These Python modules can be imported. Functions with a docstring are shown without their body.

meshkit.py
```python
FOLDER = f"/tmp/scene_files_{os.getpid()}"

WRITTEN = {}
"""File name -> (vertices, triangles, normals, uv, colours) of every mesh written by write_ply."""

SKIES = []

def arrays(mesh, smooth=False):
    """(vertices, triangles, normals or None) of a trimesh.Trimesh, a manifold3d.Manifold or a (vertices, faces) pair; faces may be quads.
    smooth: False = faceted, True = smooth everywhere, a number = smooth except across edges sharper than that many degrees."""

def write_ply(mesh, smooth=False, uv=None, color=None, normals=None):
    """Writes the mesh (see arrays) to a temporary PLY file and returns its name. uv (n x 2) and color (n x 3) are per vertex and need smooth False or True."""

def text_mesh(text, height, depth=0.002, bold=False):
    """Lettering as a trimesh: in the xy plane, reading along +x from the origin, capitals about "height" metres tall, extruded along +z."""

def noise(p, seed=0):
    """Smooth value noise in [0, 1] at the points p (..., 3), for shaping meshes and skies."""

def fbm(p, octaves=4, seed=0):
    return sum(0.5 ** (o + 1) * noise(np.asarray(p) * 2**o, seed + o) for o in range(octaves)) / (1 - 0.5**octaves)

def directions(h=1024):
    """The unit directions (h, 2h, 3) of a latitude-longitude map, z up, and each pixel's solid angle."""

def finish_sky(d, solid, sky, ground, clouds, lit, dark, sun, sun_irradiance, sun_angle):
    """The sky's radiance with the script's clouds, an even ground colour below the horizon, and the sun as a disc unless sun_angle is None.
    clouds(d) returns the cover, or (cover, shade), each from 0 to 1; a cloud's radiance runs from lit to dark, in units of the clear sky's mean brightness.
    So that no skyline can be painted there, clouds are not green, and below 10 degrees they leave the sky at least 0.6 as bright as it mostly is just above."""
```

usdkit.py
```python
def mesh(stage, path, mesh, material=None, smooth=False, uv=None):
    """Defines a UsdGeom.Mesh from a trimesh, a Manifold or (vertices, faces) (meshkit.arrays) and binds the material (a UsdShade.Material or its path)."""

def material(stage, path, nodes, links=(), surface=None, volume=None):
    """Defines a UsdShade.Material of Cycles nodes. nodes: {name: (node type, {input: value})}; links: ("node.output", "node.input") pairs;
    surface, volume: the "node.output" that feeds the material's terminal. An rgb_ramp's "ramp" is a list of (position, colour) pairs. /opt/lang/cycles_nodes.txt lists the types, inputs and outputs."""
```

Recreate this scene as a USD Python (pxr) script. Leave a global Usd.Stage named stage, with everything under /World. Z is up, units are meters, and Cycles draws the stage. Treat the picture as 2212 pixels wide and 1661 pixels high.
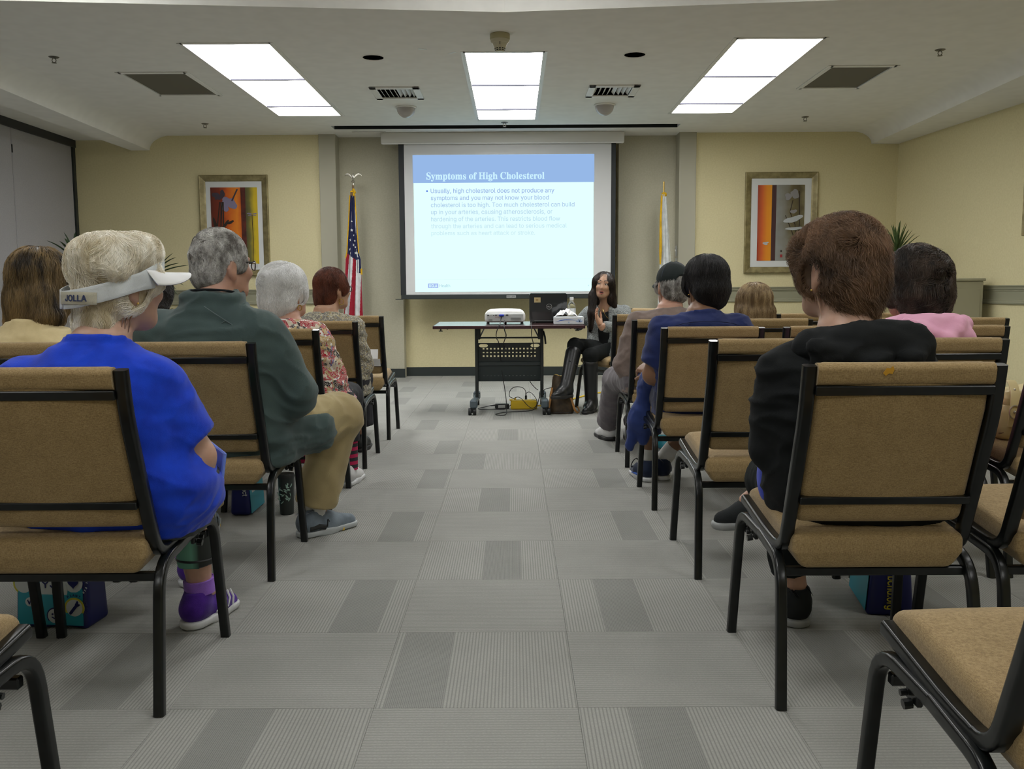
import math, glob, numpy as np, trimesh, usdkit, meshkit
from pxr import Usd, UsdGeom, UsdLux, UsdShade, Gf, Sdf, Vt
from shapely.geometry import Polygon, Point, box as sbox
from shapely import affinity, union_all

stage = Usd.Stage.CreateInMemory()
UsdGeom.SetStageUpAxis(stage, 'Z'); UsdGeom.SetStageMetersPerUnit(stage, 1.0)
UsdGeom.Xform.Define(stage, '/World'); UsdGeom.Scope.Define(stage, '/World/Looks')

# ---------------------------------------------------------------- camera, exposure, lamp strength
CAM_H, F_PX, PITCH, YAW, ROLL = 1.017, 1986.9, 0.10307, -0.00276, -0.0055
EXPOSURE = 0.0
LAMP = 10.8           # radiance of the fluorescent diffusers
SLIDE = 1.1          # radiance of the projected slide
cam = UsdGeom.Camera.Define(stage, '/World/camera')
cam.CreateHorizontalApertureAttr(36.0); cam.CreateFocalLengthAttr(F_PX / 2212 * 36.0)
cam.CreateClippingRangeAttr(Gf.Vec2f(0.05, 200)); cam.CreateExposureAttr(EXPOSURE)
_f = np.array([math.sin(YAW) * math.cos(PITCH), math.cos(YAW) * math.cos(PITCH), -math.sin(PITCH)])
_r = np.array([math.cos(YAW), -math.sin(YAW), 0.0]); _u = np.cross(_r, _f)
_c, _s = math.cos(ROLL), math.sin(ROLL)
_R, _U = _c * _r + _s * _u, -_s * _r + _c * _u
cam.AddTransformOp().Set(Gf.Matrix4d(*_R, 0, *_U, 0, *(-_f), 0, 0, 0, CAM_H, 1))

# ---------------------------------------------------------------- materials
def lin(r, g, b):
    f = lambda c: (c / 255) / 12.92 if c <= 10 else ((c / 255 + 0.055) / 1.055) ** 2.4
    return (f(r), f(g), f(b))
_mats = {}
def mat(name, nodes, links=(), surface='p.BSDF'):
    if name not in _mats:
        _mats[name] = usdkit.material(stage, '/World/Looks/' + name, nodes, list(links), surface=surface)
    return _mats[name]
def plain(name, col, rough=0.6, metal=0.0, **kw):
    return _mats.get(name) or mat(name, {'p': ('principled_bsdf', dict(base_color=col, roughness=rough, metallic=metal, **kw))})
def glow(name, col, strength):
    return _mats.get(name) or mat(name, {'e': ('emission', dict(color=col, strength=strength))}, surface='e.emission')
def mottled(name, c1, c2, scale=20, rough=0.8, bump=0.0, bscale=200, detail=4, stretch=(1, 1, 1), lo=.35, hi=.65, **kw):
    n = {'t': ('texture_coordinate', {}), 'm': ('mapping', {'scale': stretch}), 'n': ('noise_texture', {'scale': scale, 'detail': detail}),
         'r': ('rgb_ramp', {'ramp': [(lo, c1), (hi, c2)]}), 'p': ('principled_bsdf', dict(roughness=rough, **kw))}
    l = [('t.object', 'm.vector'), ('m.vector', 'n.vector'), ('n.fac', 'r.fac'), ('r.color', 'p.base_color')]
    if bump:
        n['bn'] = ('noise_texture', {'scale': bscale, 'detail': 3}); n['b'] = ('bump', {'strength': bump, 'distance': 0.002})
        l += [('m.vector', 'bn.vector'), ('bn.fac', 'b.height'), ('b.normal', 'p.normal')]
    return mat(name, n, l)
def woven(name, dark, mid, light, s=(420, 90), rough=0.85):
    """burlap-like weave: two stretched noises crossed, in object space"""
    n = {'t': ('texture_coordinate', {}), 'm1': ('mapping', {'scale': (s[1], s[1], s[0])}), 'm2': ('mapping', {'scale': (s[0], s[0], s[1])}),
         'n1': ('noise_texture', {'scale': 1.0, 'detail': 2}), 'n2': ('noise_texture', {'scale': 1.0, 'detail': 2}), 'big': ('noise_texture', {'scale': 26.0, 'detail': 3}),
         'a': ('math', {'math_type': 'add'}), 'a2': ('math', {'math_type': 'multiply_add', 'value2': 0.5, 'value3': 0.0}),
         'b3': ('math', {'math_type': 'multiply_add', 'value2': 0.16, 'value3': -0.08}), 's': ('math', {'math_type': 'add'}),
         'r': ('rgb_ramp', {'ramp': [(.36, dark), (.5, mid), (.66, light)]}), 'bp': ('bump', {'strength': .35, 'distance': .0015}),
         'p': ('principled_bsdf', dict(roughness=rough, sheen_weight=.15))}
    l = [('t.object', 'm1.vector'), ('t.object', 'm2.vector'), ('t.object', 'big.vector'), ('m1.vector', 'n1.vector'), ('m2.vector', 'n2.vector'),
         ('n1.fac', 'a.value1'), ('n2.fac', 'a.value2'), ('a.value', 'a2.value1'), ('big.fac', 'b3.value1'), ('a2.value', 's.value1'), ('b3.value', 's.value2'),
         ('s.value', 'r.fac'), ('r.color', 'p.base_color'), ('a2.value', 'bp.height'), ('bp.normal', 'p.normal')]
    return mat(name, n, l)

# ---------------------------------------------------------------- stage helpers
_taken = {}
def _path(name, parent):
    base = (parent if isinstance(parent, str) else str(parent.GetPath())) + '/' + name
    k = _taken.get(base, 0); _taken[base] = k + 1
    return base if k == 0 else f'{base}_{k:03d}'
def tag(o, label=None, cat=None, group=None, kind=None):
    o = o.GetPrim() if hasattr(o, 'GetPrim') else o
    for k, v in (('label', label), ('category', cat), ('group', group), ('kind', kind)):
        if v: o.SetCustomDataByKey(k, v)
    return o
def thing(name, label=None, cat=None, loc=(0, 0, 0), rz=0.0, group=None, kind=None, parent='/World', rx=0.0, ry=0.0):
    x = UsdGeom.Xform.Define(stage, _path(name, parent))
    x.AddTranslateOp().Set(Gf.Vec3d(*map(float, loc)))
    if rz or rx or ry: x.AddRotateXYZOp().Set(Gf.Vec3f(rx, ry, rz))
    return tag(x.GetPrim(), label, cat, group, kind)
def obj(name, mesh, material, parent='/World', smooth=35, label=None, cat=None, group=None, kind=None, uv=None, color=None):
    if isinstance(mesh, (list,)): mesh = trimesh.util.concatenate([as_tm(m) for m in mesh])
    m = usdkit.mesh(stage, _path(name, parent), mesh, material, smooth=(True if color is not None else smooth), uv=uv)
    if color is not None:
        pv = UsdGeom.PrimvarsAPI(m).CreatePrimvar('col', Sdf.ValueTypeNames.Color3fArray, 'vertex')
        pv.Set(Vt.Vec3fArray.FromNumpy(np.asarray(color, np.float32)))
    return tag(m.GetPrim(), label, cat, group, kind)
def as_tm(m):
    if isinstance(m, tuple): 
        v, f, _ = meshkit.arrays(m); return trimesh.Trimesh(v, f, process=False)
    return m
def copy_of(src, name, loc, rz=0.0, label=None, cat=None, group=None):
    x = UsdGeom.Xform.Define(stage, _path(name, '/World'))
    x.GetPrim().GetReferences().AddInternalReference(src.GetPath())
    xf = UsdGeom.Xformable(x)
    xf.SetXformOpOrder([])
    op = xf.AddTransformOp(opSuffix='place')
    op.Set(Gf.Matrix4d().SetRotate(Gf.Rotation(Gf.Vec3d(0, 0, 1), rz)) * Gf.Matrix4d().SetTranslate(Gf.Vec3d(*map(float, loc))))
    x.GetPrim().SetInstanceable(True)
    return tag(x.GetPrim(), label, cat, group)

# ---------------------------------------------------------------- mesh helpers
def xf(m, T): m = as_tm(m).copy(); m.apply_transform(T); return m
def move(m, t): m = as_tm(m).copy(); m.apply_translation(t); return m
def rotm(ax, deg, pt=None): return trimesh.transformations.rotation_matrix(math.radians(deg), ax, pt)
def rot(m, ax, deg, pt=None): return xf(m, rotm(ax, deg, pt))
def bx(x0, x1, y0, y1, z0, z1, c=0.0):
    """box between corners; c chamfers every edge"""
    s = np.array([x1 - x0, y1 - y0, z1 - z0]) / 2; m = np.array([x1 + x0, y1 + y0, z1 + z0]) / 2
    c = min(c, .45 * s.min() * 2 * .9)
    if c <= 0: return move(trimesh.creation.box(s * 2), m)
    P = []
    for sx in (-1, 1):
        for sy in (-1, 1):
            for sz in (-1, 1):
                for k in range(3):
                    q = s.copy() - c; q[k] = s[k]
                    P.append(m + q * (sx, sy, sz))
    return trimesh.convex.convex_hull(np.array(P))
def rounded_profile(w, h, r, n=3):
    P = []
    for cx, cy, a0 in ((w / 2 - r, h / 2 - r, 0), (-w / 2 + r, h / 2 - r, 90), (-w / 2 + r, -h / 2 + r, 180), (w / 2 - r, -h / 2 + r, 270)):
        for k in range(n + 1):
            a = math.radians(a0 + 90 * k / n); P.append((cx + r * math.cos(a), cy + r * math.sin(a)))
    return np.array(P)
def circ(r, n=10): a = np.arange(n) / n * 2 * math.pi; return np.stack([r * np.cos(a), r * np.sin(a)], 1)
def bend(pts, r, n=5):
    """polyline with its inner corners rounded by radius r"""
    pts = [np.asarray(p, float) for p in pts]; out = [pts[0]]
    for a, b, c in zip(pts, pts[1:], pts[2:]):
        u, v = a - b, c - b; lu, lv = np.linalg.norm(u), np.linalg.norm(v)
        rr = min(r, .49 * lu, .49 * lv); p, q = b + u / lu * rr, b + v / lv * rr
        for k in range(n + 1):
            t = k / n; out.append((1 - t) ** 2 * p + 2 * t * (1 - t) * b + t * t * q)
    out.append(pts[-1]); return np.array(out)
def spline(pts, n=40):
    from scipy.interpolate import CubicSpline
    pts = np.asarray(pts, float); d = np.r_[0, np.cumsum(np.linalg.norm(np.diff(pts, axis=0), axis=1))]
    return CubicSpline(d, pts)(np.linspace(0, d[-1], n))
def sweep(path, prof, up=(1, 0, 0), scale=None, caps=True):
    """profile (n x 2) swept along the path; profile x lies along the up direction made square to the path"""
    P = np.asarray(path, float); n, k = len(P), len(prof)
    T = np.gradient(P, axis=0); T /= np.linalg.norm(T, axis=1)[:, None]
    V = []; u = np.asarray(up, float)
    for i in range(n):
        u = u - T[i] * (u @ T[i]); u = u / np.linalg.norm(u); w = np.cross(T[i], u)
        s = 1 if scale is None else scale[i]
        V.append(P[i] + s * (prof[:, :1] * u + prof[:, 1:] * w))
    V = np.vstack(V); F = []
    a = np.arange(k); b = (a + 1) % k
    for i in range(n - 1):
        o = i * k
        F += [np.stack([o + a, o + b, o + k + b], 1), np.stack([o + a, o + k + b, o + k + a], 1)]
    if caps:
        V = np.vstack([V, P[:1], P[-1:]]); c0, c1 = len(V) - 2, len(V) - 1
        F += [np.stack([np.full(k, c0), b, a], 1), np.stack([np.full(k, c1), (n - 1) * k + a, (n - 1) * k + b], 1)]
    return trimesh.Trimesh(V, np.vstack(F), process=False)
def tube(pts, r, n=8, scale=None):
    d = np.asarray(pts[1], float) - np.asarray(pts[0], float); up = (1, 0, 0) if abs(d[0]) < .8 * np.linalg.norm(d) else (0, 0, 1)
    return sweep(pts, circ(r, n), up, scale)
def lathe(prof, n=24, close=True):
    """profile of (r, z) from bottom to top, turned about z"""
    prof = np.asarray(prof, float); k = len(prof); a = np.arange(n) / n * 2 * math.pi
    V = np.stack([prof[None, :, 0] * np.cos(a)[:, None], prof[None, :, 0] * np.sin(a)[:, None], np.repeat(prof[None, :, 1], n, 0)], -1).reshape(-1, 3)
    F = []
    for i in range(n):
        j = (i + 1) % n
        for q in range(k - 1):
            F += [(i * k + q, j * k + q, j * k + q + 1), (i * k + q, j * k + q + 1, i * k + q + 1)]
    m = trimesh.Trimesh(V, np.array(F), process=False); m.merge_vertices(); m.update_faces(m.nondegenerate_faces()); return m
def extrude(poly, h):
    if hasattr(poly, 'geoms'): return trimesh.util.concatenate([extrude(g, h) for g in poly.geoms])
    return trimesh.creation.extrude_polygon(poly, h, engine='earcut')
def upright(m): return xf(m, np.array([[1, 0, 0, 0], [0, 0, -1, 0], [0, 1, 0, 0], [0, 0, 0, 1.]]))   # xy drawing -> xz plane, extruded towards -y
def cushion(sx, sy, sz, r, n=8, puff=(0, 0), fn=None):
    """rounded, puffed block centred on the origin (puff: top, bottom)"""
    m = trimesh.creation.box((2, 2, 2)); 
    for _ in range(int(math.log2(n))): m = m.subdivide()
    p = m.vertices.copy(); s = np.array([sx, sy, sz]) / 2
    q = p * s; inner = np.maximum(s - r, 1e-4)
    # pack the grid lines towards the rounded edges
    q = np.sign(p) * np.where(np.abs(p) < .75, np.abs(p) / .75 * inner, inner + (np.abs(p) - .75) / .25 * r)
    c = np.clip(q, -inner, inner); d = q - c; L = np.linalg.norm(d, axis=1)[:, None]
    q = np.where(L > 1e-9, c + d / np.maximum(L, 1e-9) * r, q)
    # points on a flat face keep their place
    w = (1 - (q[:, 0] / s[0]) ** 2).clip(0) * (1 - (q[:, 1] / s[1]) ** 2).clip(0)
    q[:, 2] += np.where(q[:, 2] > 0, puff[0], puff[1]) * np.sqrt(w) * np.abs(q[:, 2]) / s[2]
    if fn is not None: q = fn(q)
    return trimesh.Trimesh(q, m.faces, process=False)
def sheet(fn, nu, nv, th=0.002):
    """closed thin sheet: fn(u, v) -> points for arrays u, v in [0,1]"""
    u, v = np.meshgrid(np.linspace(0, 1, nu), np.linspace(0, 1, nv), indexing='ij')
    P = fn(u, v); du = np.gradient(P, axis=0); dv = np.gradient(P, axis=1)
    N = np.cross(du, dv); N /= np.linalg.norm(N, axis=2, keepdims=True) + 1e-12
    A = (P + N * th / 2).reshape(-1, 3); B = (P - N * th / 2).reshape(-1, 3); o = len(A)
    i = np.arange(nu * nv).reshape(nu, nv); a, b, c, d = i[:-1, :-1].ravel(), i[1:, :-1].ravel(), i[1:, 1:].ravel(), i[:-1, 1:].ravel()
    F = [np.stack([a, b, c], 1), np.stack([a, c, d], 1), np.stack([c, b, a], 1) + o, np.stack([d, c, a], 1) + o]
    ring = np.r_[i[:, 0], i[-1, 1:], i[-2::-1, -1], i[0, -2:0:-1]]; nx = np.roll(ring, -1)
    F += [np.stack([nx, ring, ring + o], 1), np.stack([nx, ring + o, nx + o], 1)]
    return trimesh.Trimesh(np.vstack([A, B]), np.vstack(F), process=False)
def wobble(m, amp, scale, seed=0):
    m = as_tm(m).copy(); n = m.vertex_normals
    m.vertices = m.vertices + n * ((meshkit.fbm(m.vertices * scale + 50, 3, seed) - .5) * 2 * amp)[:, None]
    return m
_fonts = {}
def letters(text, height, depth=.0015, font='Inter.woff2', bold=0):
    from PIL import Image, ImageDraw, ImageFont
    try: fnt = _fonts.setdefault(font, ImageFont.truetype(glob.glob('/opt/blender-*/*/datafiles/fonts/' + font)[0], 96))
    except Exception: return meshkit.text_mesh(text, height, depth, bool(bold))
    x0, y0, x1, y1 = fnt.getbbox(text, anchor='ls', stroke_width=bold)
    im = Image.new('L', (x1 - x0 + 8, y1 - y0 + 8)); ImageDraw.Draw(im).text((4 - x0, 4 - y0), text, 255, fnt, anchor='ls', stroke_width=bold)
    on = np.pad(np.asarray(im) > 127, ((0, 0), (1, 1))).astype(np.int8)
    r, s = np.nonzero(np.diff(on, axis=1) == 1); e = np.nonzero(np.diff(on, axis=1) == -1)[1]
    from shapely import box
    g = union_all(box(s, -r - 1, e, -r)).buffer(.6).buffer(-.6).simplify(.9)
    k = height / 70.0
    return extrude(affinity.affine_transform(g, [k, 0, 0, k, -4 * k, (4 - y0) * k]), depth)
def fit_text(text, width, height, **kw):
    m = letters(text, height, **kw); s = width / max(np.ptp(m.vertices[:, 0]), 1e-6); m.vertices[:, 0] -= m.vertices[:, 0].min(); m.vertices[:, 0] *= s; return m

# ================================================================ THE ROOM
CEIL = 2.745
M_wall = mottled('wall_yellow', (.63, .565, .335), (.67, .605, .365), 60, .85, bump=.25, bscale=260)
M_beige = mottled('wall_beige', (.43, .41, .31), (.46, .44, .335), 60, .85, bump=.25, bscale=260)
M_pil = plain('pilaster_paint', (.40, .385, .30), .75)
M_ceil = mottled('ceiling_paint', (.74, .735, .695), (.78, .775, .735), 8, .9)
M_rail = plain('rail_paint', (.265, .26, .18), .55)
M_base = plain('baseboard_rubber', (.02, .027, .026), .5)
M_part = mottled('partition_fabric', (.36, .355, .37), (.39, .385, .40), 90, .9, bump=.2)
M_black = plain('black_metal', (.012, .014, .015), .45)
M_white = plain('white_enamel', (.72, .72, .69), .45)
M_slotdark = plain('slot_dark', (.01, .014, .014), .8)
M_lens = glow('lamp_diffuser', (1.0, 1.0, .985), LAMP)

def loft_prism(pa, pb, ya, yb):
    """prism between two outlines of the same point count in the planes y = ya and y = yb"""
    pa, pb = np.asarray(pa, float), np.asarray(pb, float); k = len(pa)
    V = np.vstack([np.c_[pa[:, 0], np.full(k, ya), pa[:, 1]], np.c_[pb[:, 0], np.full(k, yb), pb[:, 1]]])
    _, tri = trimesh.creation.triangulate_polygon(Polygon(pa), engine='earcut') if False else (None, None)
    F = [(i, (i + 1) % k, k + (i + 1) % k) for i in range(k)] + [(i, k + (i + 1) % k, k + i) for i in range(k)]
    import mapbox_earcut as me
    t = me.triangulate_float64(pa, np.array([k], np.uint32)).reshape(-1, 3)
    m = trimesh.Trimesh(V, np.vstack([np.array(F), t, t[:, ::-1] + k]), process=False); m.fix_normals(); return m

# ---- floor of carpet tiles
def carpet(name, light, dark, band_dark, axis, pitch, duty, banded, off=0.0):
    n = {'t': ('texture_coordinate', {}), 's': ('separate_xyz', {}), 'd': ('math', {'math_type': 'divide', 'value2': pitch}), 'fr': ('math', {'math_type': 'fraction'}),
         'c': ('map_range', {'from_min': duty - .16, 'from_max': duty + .16, 'to_min': 1.0, 'to_max': 0.0, 'clamp': True}), 'pp': ('math', {'math_type': 'pingpong', 'value2': .5}),
         'nz': ('noise_texture', {'scale': 180.0, 'detail': 3}), 'nb': ('noise_texture', {'scale': 5.0, 'detail': 4}), 'g': ('geometry', {}),
         'nm': ('math', {'math_type': 'multiply_add', 'value2': .9, 'value3': .05}), 'mx': ('mix_color', {'a': light, 'b': dark}), 'am': ('math', {'math_type': 'multiply'}),
         'v': ('math', {'math_type': 'multiply_add', 'value2': .45, 'value3': .78}), 'v2': ('math', {'math_type': 'multiply_add', 'value2': .22, 'value3': .89}), 'vv': ('math', {'math_type': 'multiply'}),
         'hv': ('hsv', {}), 'bp': ('bump', {'strength': .5, 'distance': .003}), 'p': ('principled_bsdf', {'roughness': .95, 'sheen_weight': .1})}
    l = [('t.object', 's.vector'), ('s.' + axis, 'd.value1'), ('d.value', 'pp.value1'), ('pp.value', 'c.value'), ('g.position', 'nz.vector'), ('g.position', 'nb.vector'),
         ('nz.fac', 'nm.value1'), ('c.result', 'am.value1'), ('nm.value', 'am.value2'), ('nz.fac', 'v.value1'), ('nb.fac', 'v2.value1'), ('v.value', 'vv.value1'), ('v2.value', 'vv.value2'),
         ('mx.result', 'hv.color'), ('vv.value', 'hv.value'), ('hv.color', 'p.base_color'), ('nz.fac', 'bp.height'), ('bp.normal', 'p.normal')]
    if banded:   # a denser, darker band across each tile
        n |= {'df': ('math', {'math_type': 'subtract', 'value2': off}), 'ab': ('math', {'math_type': 'absolute'}),
              'lt': ('math', {'math_type': 'less_than', 'value2': .072}), 'fine': ('math', {'math_type': 'multiply'}), 'hp': ('math', {'math_type': 'subtract', 'value1': .5}), 'c2': ('map_range', {'from_min': duty - .14, 'from_max': duty + .14, 'to_min': .60, 'to_max': .06, 'clamp': True}), 'sum': ('math', {'math_type': 'add', 'use_clamp': True}), 'mb': ('mix_color', {'b': band_dark})}
        l = [x for x in l if x != ('am.value', 'mx.fac')] + [('s.x', 'df.value1'), ('df.value', 'ab.value1'), ('ab.value', 'lt.value1'),
              ('pp.value', 'hp.value2'), ('hp.value', 'c2.value'), ('lt.value', 'fine.value1'), ('c2.result', 'fine.value2'), ('am.value', 'sum.value1'), ('fine.value', 'sum.value2'), ('sum.value', 'mx.fac')]
    else: l.append(('am.value', 'mx.fac'))
    return mat(name, n, l)
C_LIGHT, C_DARK = (.305, .306, .282), (.050, .060, .058)
M_carpA = carpet('carpet_cross', C_LIGHT, (.13, .135, .128), None, 'y', .0125, .11, False)
BANDS = (-.155, -.06, .05, .16, .0, .11)
M_carpB = [carpet(f'carpet_line_{j}', (.335, .334, .308), C_DARK, (.13, .15, .145), 'x', .0091, .15, True, off) for j, off in enumerate(BANDS)]
T, TX0, TY0 = .5, -.3487, 2.1556
floor = thing('floor', 'grey carpet tiles laid quarter turned in rows down the aisle', kind='structure')
XL, XR, YN, YB = -4.96, 5.1, -3.6, 10.92
tiles = []
for k in range(-10, 12):
    for i in range(-12, 19):
        x0, x1, y0, y1 = max(TX0 + k * T, XL), min(TX0 + (k + 1) * T, XR), max(TY0 + i * T, YN), min(TY0 + (i + 1) * T, YB)
        if x1 - x0 < .05 or y1 - y0 < .05: continue
        cx, cy = (x0 + x1) / 2, (y0 + y1) / 2
        seen = cy > 1.3 and abs(cx) < .62 * cy + .3
        tiles.append((seen and -cy, k, i, x0, x1, y0, y1))
near = sorted([t for t in tiles if t[0] is not False and t[0] != 0 and -t[0] > 1.3], key=lambda t: -t[0])[:300]
ids = {(t[1], t[2]) for t in near}
proto = bx(-.2497, .2497, -.2497, .2497, -.007, 0, .0010)
rest = [[], []]
for _, k, i, x0, x1, y0, y1 in tiles:
    par = (i + k) % 2
    m = proto if (x1 - x0 > .499 and y1 - y0 > .499) else bx((x0 - x1) / 2 + .0008, (x1 - x0) / 2 - .0008, (y0 - y1) / 2 + .0008, (y1 - y0) / 2 - .0008, -.007, 0, .0016)
    if (k, i) in ids:
        o = obj('carpet_tile', m, M_carpA if par else M_carpB[(k * 5 + i * 7 + (i * k) % 4) % 6], floor, smooth=False)
        UsdGeom.Xformable(o).AddTranslateOp().Set(Gf.Vec3d((x0 + x1) / 2, (y0 + y1) / 2, 0))
    else: rest[par].append(move(m, ((x0 + x1) / 2, (y0 + y1) / 2, 0)))
for par in (0, 1): obj('outer_carpet_tiles', rest[par], M_carpA if par else M_carpB[0], floor, smooth=False, kind='stuff')
obj('subfloor', bx(XL - .2, XR + .2, YN - .2, YB + .3, -.12, -.0065), plain('subfloor', (.12, .12, .11), .9), floor)

# ---- walls
wb = thing('wall_back', 'pale yellow front wall with beige pilasters and a recess behind the screen', kind='structure')
obj('wall_section', bx(-5.0, -2.15, 10.50, 10.75, 0, 2.9), M_wall, wb); obj('wall_section', bx(2.03, 5.0, 10.50, 10.75, 0, 2.9), M_wall, wb)
obj('pilaster', bx(-2.17, -1.985, 10.46, 10.75, 0, 2.9, .004), M_pil, wb); obj('pilaster', bx(1.85, 2.04, 10.46, 10.75, 0, 2.9, .004), M_pil, wb)
obj('recess_panel', bx(-2.0, -1.28, 10.68, 10.95, 0, 2.9), M_beige, wb); obj('recess_panel', bx(1.2, 1.86, 10.68, 10.95, 0, 2.9), M_beige, wb)
obj('niche_panel', bx(-1.29, 1.21, 10.88, 11.0, 0, 2.9), M_wall, wb)
wl = thing('wall_left', 'grey fabric folding partition hung from a black ceiling track', kind='structure')
for j in range(10):
    y1 = 10.44 - j * 1.24
    obj('partition_panel', bx(-5.0, -4.92, y1 - 1.232, y1, .01, 2.625, .006), M_part, wl)
    obj('panel_seal', bx(-4.99, -4.926, y1 - 1.24, y1 - 1.23, .01, 2.62), M_base, wl)
    if j < 3: obj('hinge_plate', bx(-4.925, -4.914, y1 - 1.246, y1 - 1.226, 2.38, 2.46, .002), M_black, wl)
obj('ceiling_track', bx(-5.02, -4.895, YN, 10.5, 2.62, 2.70), M_black, wl); obj('end_jamb', bx(-5.0, -4.905, 10.445, 10.50, 0, 2.63), M_base, wl)
obj('outer_wall', bx(-5.15, -5.01, YN, 10.8, 0, 2.9), M_part, wl)
RW = lambda y: 4.303 + .065 * (10.5 - y)
wr = thing('wall_right', 'pale yellow side wall above a beige chair rail', kind='structure')
obj('wall_section', loft_prism([(RW(10.7), 0), (5.5, 0), (5.5, 3.2), (RW(10.7), 3.2)], [(RW(YN), 0), (5.6, 0), (5.6, 3.2), (RW(YN), 3.2)], 10.7, YN), M_wall, wr)
obj('wall_near', bx(-5.1, 5.5, YN - .15, YN, 0, 3.2), M_wall, label='plain rear wall behind the audience', kind='structure')
# ---- chair rail and baseboards
rail = [(0, .86), (.018, .86), (.022, .872), (.014, .885), (.014, .893), (.009, .90), (.009, .972), (.014, .978), (.014, .986), (.022, .992), (.026, 1.012), (.034, 1.02), (.034, 1.03), (0, 1.03)]
def rail_along(x0, x1, y): return loft_prism([(a, b) for a, b in rail], [(a, b) for a, b in rail], x0, x1), y
def rail_back(x0, x1, y):
    m = loft_prism(rail, rail, x0, x1)          # outline depth on x, run along y
    v = m.vertices.copy(); m.vertices = np.c_[v[:, 1], y - v[:, 0], v[:, 2]]; m.fix_normals(); return m
obj('trim_1', rail_back(-4.9, -2.17, 10.5), M_rail, smooth=20, label='beige chair rail on the left of the front wall', kind='structure')
obj('trim_2', rail_back(2.04, 4.30, 10.5), M_rail, smooth=20, label='beige chair rail on the right of the front wall', kind='structure')
a = [(RW(10.49) - d, z) for d, z in rail]; b = [(RW(1.0) - d, z) for d, z in rail]
obj('trim_3', loft_prism(a, b, 10.49, 1.0), M_rail, smooth=20, label='beige chair rail along the right wall', kind='structure')
bb = thing('baseboard_back', 'black rubber baseboard along the front wall', kind='structure')
for x0, x1, y in ((-4.9, -2.17, 10.5), (-2.175, -1.98, 10.46), (-1.985, -1.272, 10.68), (-1.28, 1.2, 10.88), (1.192, 1.85, 10.68), (1.845, 2.045, 10.46), (2.04, 4.3, 10.5)):
    obj('baseboard_strip', bx(x0, x1, y - .008, y, 0, .104, .002), M_base, bb)
obj('baseboard_right', loft_prism([(RW(10.49) - .008, 0), (RW(10.49), 0), (RW(10.49), .104), (RW(10.49) - .008, .104)], [(RW(0) - .008, 0), (RW(0), 0), (RW(0), .104), (RW(0) - .008, .104)], 10.49, 0), M_base, label='black rubber baseboard along the right wall', kind='structure')

# ---- ceiling
LIGHTS = [(-2.335, -1.70, 6.665, 9.37, (7.80, 8.915)), (-.363, .234, 6.945, 9.635, (8.063, 9.12)), (1.555, 2.175, 6.615, 9.345, (7.79, 8.90))]
GRILLES = [(-3.135, -2.595, 7.51, 8.36), (2.49, 3.01, 7.435, 8.235)]
DIFFS = [(-1.235, -.805, 8.075, 8.572), (.652, 1.09, 8.055, 8.527)]
HOLES = [(-1.043, 7.08), (.905, 7.046)]
ce = thing('ceiling', 'white painted ceiling with curved soffits along both sides', kind='structure')
cut = [sbox(a, c, b, d) for a, b, c, d, _ in LIGHTS] + [sbox(*(g[0] + .02, g[2] + .02, g[1] - .02, g[3] - .02)) for g in GRILLES] + [sbox(g[0] + .05, g[2] + .05, g[1] - .05, g[3] - .05) for g in DIFFS] + [Point(h).buffer(.079) for h in HOLES] + [sbox(-1.93, 9.95, 1.77, 10.16), sbox(-1.77, 10.30, -1.4, 10.345)]
FAS = lambda x: 6.01 - .098 * abs(x + .05)
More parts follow.
